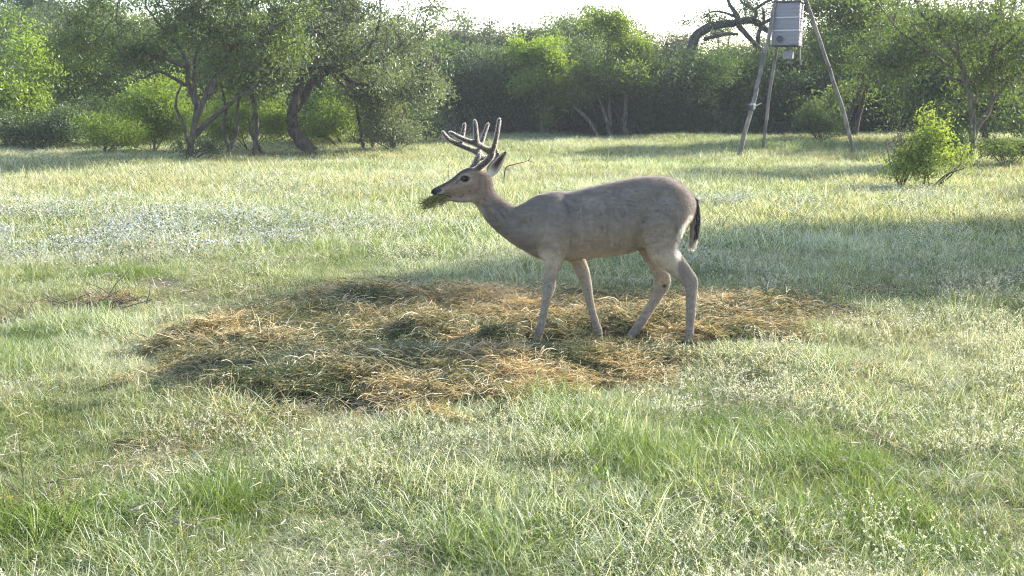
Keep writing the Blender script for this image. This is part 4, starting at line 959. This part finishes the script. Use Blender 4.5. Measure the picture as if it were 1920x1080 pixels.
# ---------------------------------------------------------------- bushes
def bush(name, label, u, Y, blobs, n_att, nl, ls, mt, seed, bare=None, group=None, sig=.12, asp=.5, twig=.006):
    b = ground_pt(u, Y); s_ = []; r2 = np.random.default_rng(seed)
    for j in range(7):
        bb = blobs[r2.integers(0, len(blobs))]; c = P(bb[0], bb[1], Y); e = c + np.array((r2.normal(0, bb[2] * Y / F * .4), r2.normal(0, .2), r2.normal(0, bb[3] * Y / F * .3)))
        s_.append((np.array([b + (r2.normal(0, .06), r2.normal(0, .06), 0), b + (e - b) * .5 + r2.normal(0, .05, 3), e]), .018, .007))
    return tree(name, label, b, s_, [ell(a, v, ru, rv, Y, d) for a, v, ru, rv, d in blobs], n_att, nl, ls, mt, cat='bush', seed=seed, sig=sig, aspect=asp, twig=twig, gaps=.34, rough=1.3, rs=.5, group=group, low_leaf=nl * 6)
L_bush = leaf_mat('bush_leaf', (.13, .19, .035), (.34, .42, .07), .6, .04)
bush('bright_bush', 'sunlit yellow green bush with a pointed top standing alone in the right meadow', 1738, 18.2, [(1738, 222, 10, 22, .12), (1760, 250, 14, 24, .15), (1742, 262, 30, 22, .3), (1735, 300, 56, 28, .5), (1700, 330, 44, 22, .4), (1765, 326, 50, 22, .4), (1735, 340, 60, 14, .45), (1800, 305, 14, 20, .15)], 230, 42, .055, L_bush, 71)
bush('dry_bush', 'grey half bare twiggy bush leaning against the sunlit bush', 1690, 18.5, [(1690, 262, 24, 28, .3), (1700, 300, 26, 26, .35)], 70, 14, .035, L_grey, 72)
bush('round_bush', 'shaded green bush at the right edge under the fanning mesquite', 1885, 23.5, [(1885, 262, 50, 30, .6), (1900, 290, 50, 22, .6)], 120, 90, .05, L_mesq, 73)
bush('sunlit_bush', 'broad bush with bright top leaves under the arched limb', 1320, 42, [(1320, 185, 62, 36, 1.2), (1300, 215, 60, 40, 1.2), (1385, 200, 50, 45, 1.2)], 130, 150, .09, L_bright, 74, sig=.25)
bush('low_bush', 'low dark bush between the right feeder pole and the thicket', 1545, 33, [(1545, 245, 34, 22, .6), (1520, 225, 20, 18, .5)], 70, 90, .06, L_dark, 75, sig=.18)
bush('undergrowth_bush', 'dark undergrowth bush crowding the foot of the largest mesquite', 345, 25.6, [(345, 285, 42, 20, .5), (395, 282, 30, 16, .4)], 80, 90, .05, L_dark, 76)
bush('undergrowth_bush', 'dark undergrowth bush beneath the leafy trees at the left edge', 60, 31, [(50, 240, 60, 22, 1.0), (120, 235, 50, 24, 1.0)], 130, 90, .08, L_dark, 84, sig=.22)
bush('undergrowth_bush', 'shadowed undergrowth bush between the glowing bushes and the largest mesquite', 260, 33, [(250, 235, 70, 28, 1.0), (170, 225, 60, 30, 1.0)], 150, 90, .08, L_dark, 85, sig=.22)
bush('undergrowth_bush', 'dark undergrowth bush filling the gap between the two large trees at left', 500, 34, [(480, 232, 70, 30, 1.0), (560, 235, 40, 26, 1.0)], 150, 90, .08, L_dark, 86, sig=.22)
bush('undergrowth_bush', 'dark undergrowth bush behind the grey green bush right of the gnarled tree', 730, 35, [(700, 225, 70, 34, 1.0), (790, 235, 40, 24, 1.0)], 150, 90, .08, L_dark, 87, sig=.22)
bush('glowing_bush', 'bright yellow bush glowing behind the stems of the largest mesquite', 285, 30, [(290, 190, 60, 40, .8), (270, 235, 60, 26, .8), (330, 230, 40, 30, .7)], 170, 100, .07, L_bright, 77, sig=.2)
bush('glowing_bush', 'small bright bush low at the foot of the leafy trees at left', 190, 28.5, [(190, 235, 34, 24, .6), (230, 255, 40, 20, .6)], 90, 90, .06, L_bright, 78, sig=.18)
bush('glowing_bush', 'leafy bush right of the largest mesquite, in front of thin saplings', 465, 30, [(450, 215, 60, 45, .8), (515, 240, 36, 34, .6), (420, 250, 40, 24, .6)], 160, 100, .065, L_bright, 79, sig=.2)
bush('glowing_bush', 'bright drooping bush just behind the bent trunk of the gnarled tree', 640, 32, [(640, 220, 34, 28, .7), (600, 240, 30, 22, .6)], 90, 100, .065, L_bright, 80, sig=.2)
bush('grey_bush', 'grey green bush under the drooping crown right of the gnarled tree', 740, 31, [(740, 245, 60, 24, .8), (700, 215, 40, 30, .8)], 100, 100, .065, L_pale, 81, sig=.2)
bush('low_bush', 'low weedy bush at the foot of the slender bright tree', 1018, 37, [(1018, 262, 40, 8, .4)], 40, 60, .05, L_mesq, 82)
bush('round_bush', 'small shaded bush behind the sunlit bush at right', 1770, 24.5, [(1775, 262, 30, 22, .5)], 60, 80, .05, L_dark, 83)

# ---------------------------------------------------------------- thicket that closes the clearing: one mass
def clump(n, rad, leaf, seed, stems=8):
    rg = np.random.default_rng(seed); c = unit(rg.normal(size=(n, 3))) * (rg.random((n, 1)) ** .45) * rad * np.array((1, 1, .8))
    k = vnoise(c[:, 0] + c[:, 1] * .5, c[:, 2], rad * .35, seed); c = c[k > .30]
    V, T, a = leaf_arrays(c, leaf * (.6 + .8 * rg.random(len(c))), leaf * .5, rg)
    g = Geo(); g.add(V, T, 0); g.A[-1] = a
    for j in range(stems):
        e = rg.normal(0, rad * .6, 3); s_ = rg.normal(0, rad * .25, 3) - (0, 0, rad * .7); g.tube(np.array([s_, (s_ + e) / 2 + rg.normal(0, .08, 3), e]), [.02, .014, .006], 3, a=0, cap=False)
    return g.mesh('clump')
L_thick = leaf_mat('thicket_leaf', (.075, .11, .06), (.17, .22, .095), .52, .04, patch=.35)  # thicket leaf tones lifted toward blue-grey, standing in for distance haze
L_thick2 = leaf_mat('thicket_grey_leaf', (.09, .11, .08), (.19, .21, .13), .5, .03, patch=.5); L_thick3 = leaf_mat('thicket_green_leaf', (.05, .085, .03), (.12, .19, .045), .55, .03, patch=.5)
th_v = variants('thicket_clumps', [clump([1500, 700][i % 2], [1.0, 1.15][i // 4], .11, 500 + i) for i in range(8)], L_thick)
for i, o_ in enumerate(sorted(th_v.objects, key=lambda q: q.name)): o_.data.materials[0] = (L_thick, L_thick2, L_thick3, L_thick)[i % 4]
pts, scs = [], []
sky_u = [-900, 0, 500, 640, 780, 860, 960, 1080, 1200, 1290, 1400, 1500, 1560, 1920, 2900]; sky_v = [-20, 10, 30, 60, 90, 95, 88, 80, 105, 100, 80, 70, 0, 0, -40]
for i in range(4600):
    v_edge = 0; u = rt.uniform(-900, 2820); Yb = 43 + 4 * math.sin(u * .004) + 1.5 * math.sin(u * .013) - 5 * np.clip((u - 1450) / 400, 0, 1) - 4 * np.clip((500 - u) / 500, 0, 1)
    Y = Yb + abs(rt.normal(0, 4.5)); top = P(u, np.interp(u, sky_u, sky_v), Y)[2] - .5; x = (u - 960) / F * Y
    z = rt.uniform(.1, max(.6, top)) if rt.random() > .3 else rt.uniform(.1, 1.2)
    front = (Y - Yb) / 4; z = min(z, 1.4 + front * 4.5 + rt.random())
    pts.append((x, Y, float(gz(x, Y)) + z)); scs.append(.65 + .55 * rt.random())
scatter('thicket', np.array(pts), th_v, np.array(scs), 0.0, 0.0, np.clip((vnoise(np.array(pts)[:, 0], np.array(pts)[:, 2] * 1.5, 2.2, 95) * 8 + rt.normal(0, 1.2, len(pts))).astype(int), 0, 7), tilt=.4, label='dark tangled thicket closing off the far side of the clearing', cat='thicket')
# trees behind everything so that the skyline is twiggy and uneven
SKY = [(-60, 'far tree just beyond the left edge of the picture behind the leafy trees'), (700, 'far thin tree whose top shows behind the crown of the gnarled tree'), (760, 'far tree whose twigs reach the sky at the right edge of the drooping crown'),
       (830, 'far wispy tree at the left end of the open sky'), (930, 'far thin topped tree on the skyline above the antlers'), (1020, 'far tree on the skyline directly above the slender bright tree'), (1075, 'far tree topping the skyline just left of the leaning stems'),
       (1150, 'far tree standing highest over the crown on leaning stems'), (1200, 'far small topped tree right of the leaning tree crown'), (1275, 'far low tree left of the arched bare limb'), (1350, 'far dark tree seen through the arch of the bare limb'), (1960, 'far tree just beyond the right edge behind the fanning mesquite')]
for i, (u, lb) in enumerate(SKY):
    Y = 50 + rt.uniform(0, 6); b = ground_pt(u, Y); v = np.interp(u, sky_u, sky_v) - 25 + rt.uniform(-14, 10); t = P(u, v + 30, Y)
    s_ = [(np.array([b, b + (t - b) * .5 + rt.normal(0, .3, 3), t + rt.normal(0, .5, 3)]), .12, .03) for _ in range(2)]
    tree('skyline_tree', lb, b, s_, [ell(u, v + 32, 40, 34, Y, 1.5), ell(u + rt.uniform(-20, 20), v + 8, 18, 18, Y, .7)], 60, 90, .11, [L_grey, L_mesq, L_dark][i % 3], seed=90 + i, sig=.30, twig=.016, group='trees along the skyline behind the thicket')

# ================================================================ TRIPOD FEEDER
def feeder():
    FY = 29.5
    M_metal = plain('feeder_sheet_metal', (.27, .25, .29), .5, .15, .18, 6); M_lid = plain('feeder_lid', (.07, .07, .075), .6); M_pole = bark_mat('weathered_pole', (.10, .085, .075), (.30, .26, .22), 10)
    M_white = plain('pale_winch', (.62, .62, .6), .5); M_black = plain('dark_rubber', (.03, .03, .03), .7)
    K = F / (FY * cp + 1 * sp_)                      # px per metre there
    root = obj('deer_feeder', None, loc=ground_pt(1478, FY)); O = np.array(root.location)
    tag(root, 'tall tripod game feeder with a grey ribbed metal box hung between wooden poles', 'game feeder')
    Q = lambda x, y: (1360 + x / 3.6, y / 3.6)
    # poles: foot on the ground, leaning to a common head above the picture
    legs = [([(1384, 288, -1.2), (1399, 238, -1.0), (1413, 190, -.85), (1428, 125, -.55), (1441, 70, -.35), (1454, 5, -.15), (1462, -45, 0)], .062, .048),
            ([(1430, 282, .75), (1440, 195, .6), (1450, 130, .5), (1458, 85, .4), (1468, 20, .2), (1474, -45, .05)], .043, .04),
            ([(1604, 282, -.4), (1580, 205, -.25), (1555, 130, -.1), (1532, 60, .0), (1508, -8, .05), (1496, -45, .05)], .052, .048)]
    for pts, r0, r1 in legs:
        p = np.array([P(u, v, FY + d) for u, v, d in pts]); p[0, 2] = float(gz(p[0, 0], p[0, 1])) - .08
        g = Geo(); q = catmull(p, 4); q[1:-1] += rt.normal(0, .006, q[1:-1].shape); g.tube(q - O, np.linspace(r0, r1, len(q)), 9, jit=.08)
        l = obj('leg', g.mesh('leg', True), M_pole, root)
        if r0 == .062:
            g = Geo(); c = P(1411, 200, FY - .93) - O; g.box(c, (.13, .12, .16), bev=.02); g.tube(np.array([c + (.05, -.08, .02), c + (.20, -.12, .09)]), [.016, .014], 6)
            wn = obj('winch', g.mesh('winch'), M_white, l)
            g = Geo(); 
            for k in range(5): an = np.linspace(0, 6.283, 15); g.tube(np.c_[c[0] - .03 + .085 * np.cos(an), c[1] + .02 + .085 * np.sin(an), c[2] - .07 + .03 * k + .01 * np.sin(an)], .010, 4)
            obj('strap', g.mesh('strap'), M_black, l)
    # hopper: a square box turned so that its right side catches the sun
    yaw = R(-24); M = np.array([[math.cos(yaw), -math.sin(yaw), 0], [math.sin(yaw), math.cos(yaw), 0], [0, 0, 1.]])
    wx, hz_ = 48 / K, 76 / K; c = P(1477, 46, FY) - O
    g = Geo(); g.box(c, (wx, wx * .9, hz_), M, bev=.012); hop = obj('hopper', g.mesh('hopper'), M_metal, root)
    for k in range(11):                               # corrugation ridges
        z = c[2] - hz_ / 2 + hz_ * (k + .5) / 11; g = Geo()
        for s_ in (-1, 1):
            g.box(c * (1, 1, 0) + (0, 0, z) + M @ np.array((0, s_ * (wx * .45 + .003), 0)), (wx * .96, .008, .028), M, bev=.003); g.box(c * (1, 1, 0) + (0, 0, z) + M @ np.array((s_ * (wx * .5 + .003), 0, 0)), (.008, wx * .86, .028), M, bev=.003)
        obj('ridge', g.mesh('ridge'), M_metal, hop)
    for vv in (34, 58):
        z = P(1477, vv, FY)[2] - O[2]; g = Geo(); g.box(np.array((c[0], c[1], z)), (wx + .035, wx * .9 + .035, .04), M, bev=.006); obj('band', g.mesh('band'), plain('band_metal', (.5, .48, .5), .4, .5), hop)
    g = Geo(); g.box(c + (0, 0, hz_ / 2 + .02), (wx + .08, wx * .9 + .08, .045), M, bev=.01); obj('lid', g.mesh('lid'), M_lid, root)
    g = Geo(); g.box(c - (0, 0, hz_ / 2 + .012), (wx + .03, wx * .9 + .03, .022), M, bev=.005); obj('bottom_rim', g.mesh('rim'), M_lid, root)
    g = Geo(); hc_ = P(1466, 74, FY) - O; hc_[1] = c[1]; an = np.linspace(0, 6.283, 17)[:-1]
    q = hc_ + M @ np.array((0, -wx * .45 - .03, 0)); ring = np.array([q + M @ np.array((.07 * math.cos(a), 0, .07 * math.sin(a))) for a in np.r_[an, an[:1]]]); g.tube(ring, .014, 5)
    g.tube(np.array([q + M @ np.array((0, .016, 0)), q + M @ np.array((0, -.006, 0))]), .055, 14); obj('hatch', g.mesh('hatch'), M_lid, root)
    # funnel neck, spinner motor box, side bracket
    mb = P(1478, 103, FY) - O; mb[1] = c[1]
    g = Geo(); g.tube(np.array([c - (0, 0, hz_ / 2), mb + (0, 0, .12)]), .03, 8); obj('feed_tube', g.mesh('tube', True), M_metal, root)
    g = Geo(); g.box(mb, (.25, .2, .22), M, bev=.015); obj('motor_box', g.mesh('motor'), plain('motor_box_grey', (.30, .30, .33), .5), root)
    g = Geo(); g.tube(np.array([mb - (0, 0, .11), mb - (0, 0, .2)]), .012, 6); g.tube(np.array([mb - (0, 0, .20), mb - (0, 0, .215)]), .12, 14); obj('spinner', g.mesh('spinner'), M_metal, root)
    a_, b_ = P(1499, 84, FY) - O, P(1501, 122, FY) - O; g = Geo(); g.tube(np.array([a_, b_]), .022, 6); obj('bracket', g.mesh('bracket'), M_metal, root)
feeder()

# ================================================================ STICKS, WEEDS, SMALL THINGS
M_dead = bark_mat('dead_twig', (.20, .17, .13), (.55, .50, .42), 30); M_darktwig = bark_mat('dark_twig', (.05, .038, .03), (.17, .13, .10), 30)
def stick(label, uvs, r0, r1, mat, lift=.02, name='fallen_stick', cat='stick', jit=.004):
    p = np.array([G(u, v) + (0, 0, lift + (l or 0)) for u, v, *l_ in uvs for l in [l_[0] if l_ else 0]]); q = catmull(p, 4); q[1:-1] += rt.normal(0, jit, q[1:-1].shape)
    o = p[0].copy(); g = Geo(); g.tube(q - o, np.linspace(r0, r1, len(q)), 6, jit=.15)
    return tag(obj(name, g.mesh('stick', True), mat, loc=o), label, cat)
stick('pale straight dead stick lying in the near grass at lower left', [(243, 989), (275, 980), (303, 970)], .005, .004, M_dead, .07)
stick('pale dead stick sloping down to the right in front of the lush tuft', [(275, 995), (300, 1006), (322, 1013)], .0035, .003, M_dead, .06)
stick('short whitened stick right of the lush tuft at the bottom', [(326, 1007), (348, 1009), (366, 1014)], .005, .004, M_dead, .06)
stick('long grey twig lying near the dark bare patch at lower left', [(95, 925), (135, 915), (182, 900)], .004, .002, M_darktwig, .06)
stick('dry curved reddish stem lying right of the hind hooves', [(1308, 650), (1325, 656), (1338, 668), (1344, 690)], .005, .003, bark_mat('red_stem', (.25, .10, .07), (.45, .24, .16), 30), .05)
stick('pale stalk curving over the lower right edge of the hay', [(975, 742), (1000, 730), (1016, 712), (1028, 702)], .004, .003, M_dead, .05)
stick('bleached stick pointing up from the hay at the left end', [(300, 664), (318, 657), (334, 653)], .004, .003, M_dead, .05)
def weed(label, u, v, h, name='dry_weed', branches=3, mat=M_darktwig, r=.0022):
    b = G(u, v); g = Geo(); top = np.array((rt.normal(0, .02), rt.normal(0, .02), h)); g.tube(np.array([(0, 0, -.02), top * .5 + rt.normal(0, .006, 3), top]), [r, r * .8, r * .4], 5)
    for k in range(branches):
        t = .4 + .5 * k / max(1, branches); a = top * t; g.tube(np.array([a, a + np.array((rt.normal(0, .04), rt.normal(0, .03), h * .16))]), [r * .6, r * .3], 4)
    tag(obj(name, g.mesh('weed'), mat, loc=b), label, 'dry weed')
weed('thin upright dead stalk in the meadow behind the antlers', 842, 345, .42, branches=1, r=.006)
weed('tall thin dark stalk standing at the lower left edge of the picture', 46, 915, .26, branches=3)
weed('short dark stalk among the grass left of the hay', 133, 800, .12, branches=1)
def branchlet():                                     # dry twig reaching out behind the ear
    Y = 20.; uv = [(944, 345), (948, 316), (962, 309), (978, 305), (990, 301), (997, 292)]; p = np.array([P(u, v, Y) for u, v in uv]); p[0, 2] = float(gz(p[0, 0], Y)); o = p[0].copy(); g = Geo()
    p = np.r_[[p[0]], p[1:]]; g.tube(catmull(p, 4) - o, np.linspace(.012, .005, 21), 6, jit=.2); a = p[4] - o; g.tube(np.array([a, a + (.08, 0, -.03), a + (.14, .01, -.05)]), [.008, .006, .004], 5)
    tag(obj('dry_twig', g.mesh('twig', True), M_darktwig, loc=o), 'bare crooked twig sticking up from the meadow right of the ear', 'twig')
branchlet()
def brush_pile(name, label, u, v, w_, h, n, seed, rad=.006, mat=M_darktwig, cat='brush pile'):
    r2 = np.random.default_rng(seed); b = G(u, v); g = Geo()
    for i in range(n):
        a = np.array((r2.normal(0, w_ * .4), r2.normal(0, w_ * .25), r2.random() * h * .5)); d = unit(np.array((r2.normal(0, 1), r2.normal(0, .6), abs(r2.normal(0, .35))))); L = w_ * (.25 + .5 * r2.random()); s = r2.normal(0, .1, 3) * L
        g.tube(np.array([a, a + d * L * .5 + s, a + d * L + s * .4]), [rad, rad * .8, rad * .3], 5, a=r2.random())
        if r2.random() < .5: q = a + d * L * .5 + s; g.tube(np.array([q, q + unit(r2.normal(size=3) + (0, 0, .4)) * L * .35]), [rad * .6, rad * .2], 4)
    tag(obj(name, g.mesh('pile'), mat, loc=b), label, cat)
brush_pile('brush_pile', 'tangle of dead branches lying at the meadow edge left of the antlers', 836, 264, 1.1, .55, 60, 5, .02, M_bark)
brush_pile('twig_pile', 'small heap of dark twigs in a bare spot left of the hay', 182, 578, .42, .09, 55, 6, .004)
brush_pile('twig_pile', 'dark litter of twigs and roots in the bare patch at lower left corner', 40, 955, .26, .05, 55, 7, .0028)
brush_pile('twig_pile', 'few dry stalks heaped beside the hay at its left edge', 60, 608, .34, .06, 30, 8, .004)
M_weedleaf = leaf_mat('weed_leaf', (.14, .24, .03), (.24, .38, .05), .5, .06)
def sprout(label, u, v, h, rad, n, L, seed, name='leafy_weed'):
    r2 = np.random.default_rng(seed); b = G(u, v); g = Geo(); c = np.c_[r2.normal(0, rad, n), r2.normal(0, rad, n), h * r2.random(n) ** .7]
    V, T, a = leaf_arrays(c, L, L * .55, r2, axis=np.c_[r2.normal(0, 1, n), r2.normal(0, 1, n), np.full(n, .5)]); g.add(V, T, 0); g.A[-1] = a
    for k in range(4): g.tube(np.array([(0, 0, -.01), c[k] * .6, c[k]]), .0015, 4)
    tag(obj(name, g.mesh('sprout'), M_weedleaf, loc=b), label, 'weed')
sprout('small bright green weed growing out of the twig heap left of the hay', 192, 585, .07, .03, 30, .03, 11)
sprout('round leaved green weed low in the grass at right centre of the foreground', 1133, 912, .06, .018, 10, .035, 12)
sprout('small broad leaved weed just right of the round leaved weed', 1212, 905, .05, .014, 7, .03, 13)
for nm, lb, u, v, L in (('fallen_leaf', 'white curled dead leaf lying in the near grass below the hay', 589, 885, .026), ('fallen_leaf', 'slim white dry leaf lying left of the curled one', 368, 872, .028)):
    b = G(u, v) + (0, 0, .055); nu, nv = 9, 5; V = []
    for i in range(nu):
        t = i / (nu - 1); wd = L * .3 * math.sin(math.pi * (t * .9 + .05)) ** .7
        for j in range(nv): s = (j / (nv - 1) - .5) * 2; V.append((L * (t - .5), wd * s, .35 * wd * s * s + L * .3 * (t - .5) ** 2 + (L * .25 * t)))
    T = [[i * nv + j, i * nv + j + 1, (i + 1) * nv + j + 1, (i + 1) * nv + j] for i in range(nu - 1) for j in range(nv - 1)]
    o = obj(nm, mesh('leaf', np.array(V), np.array(T), None, True), plain('dead_leaf', (.50, .47, .42), .6), loc=b); o.rotation_euler = (.5, -.3, 1.1 if u > 500 else .3); tag(o, lb, 'leaf')
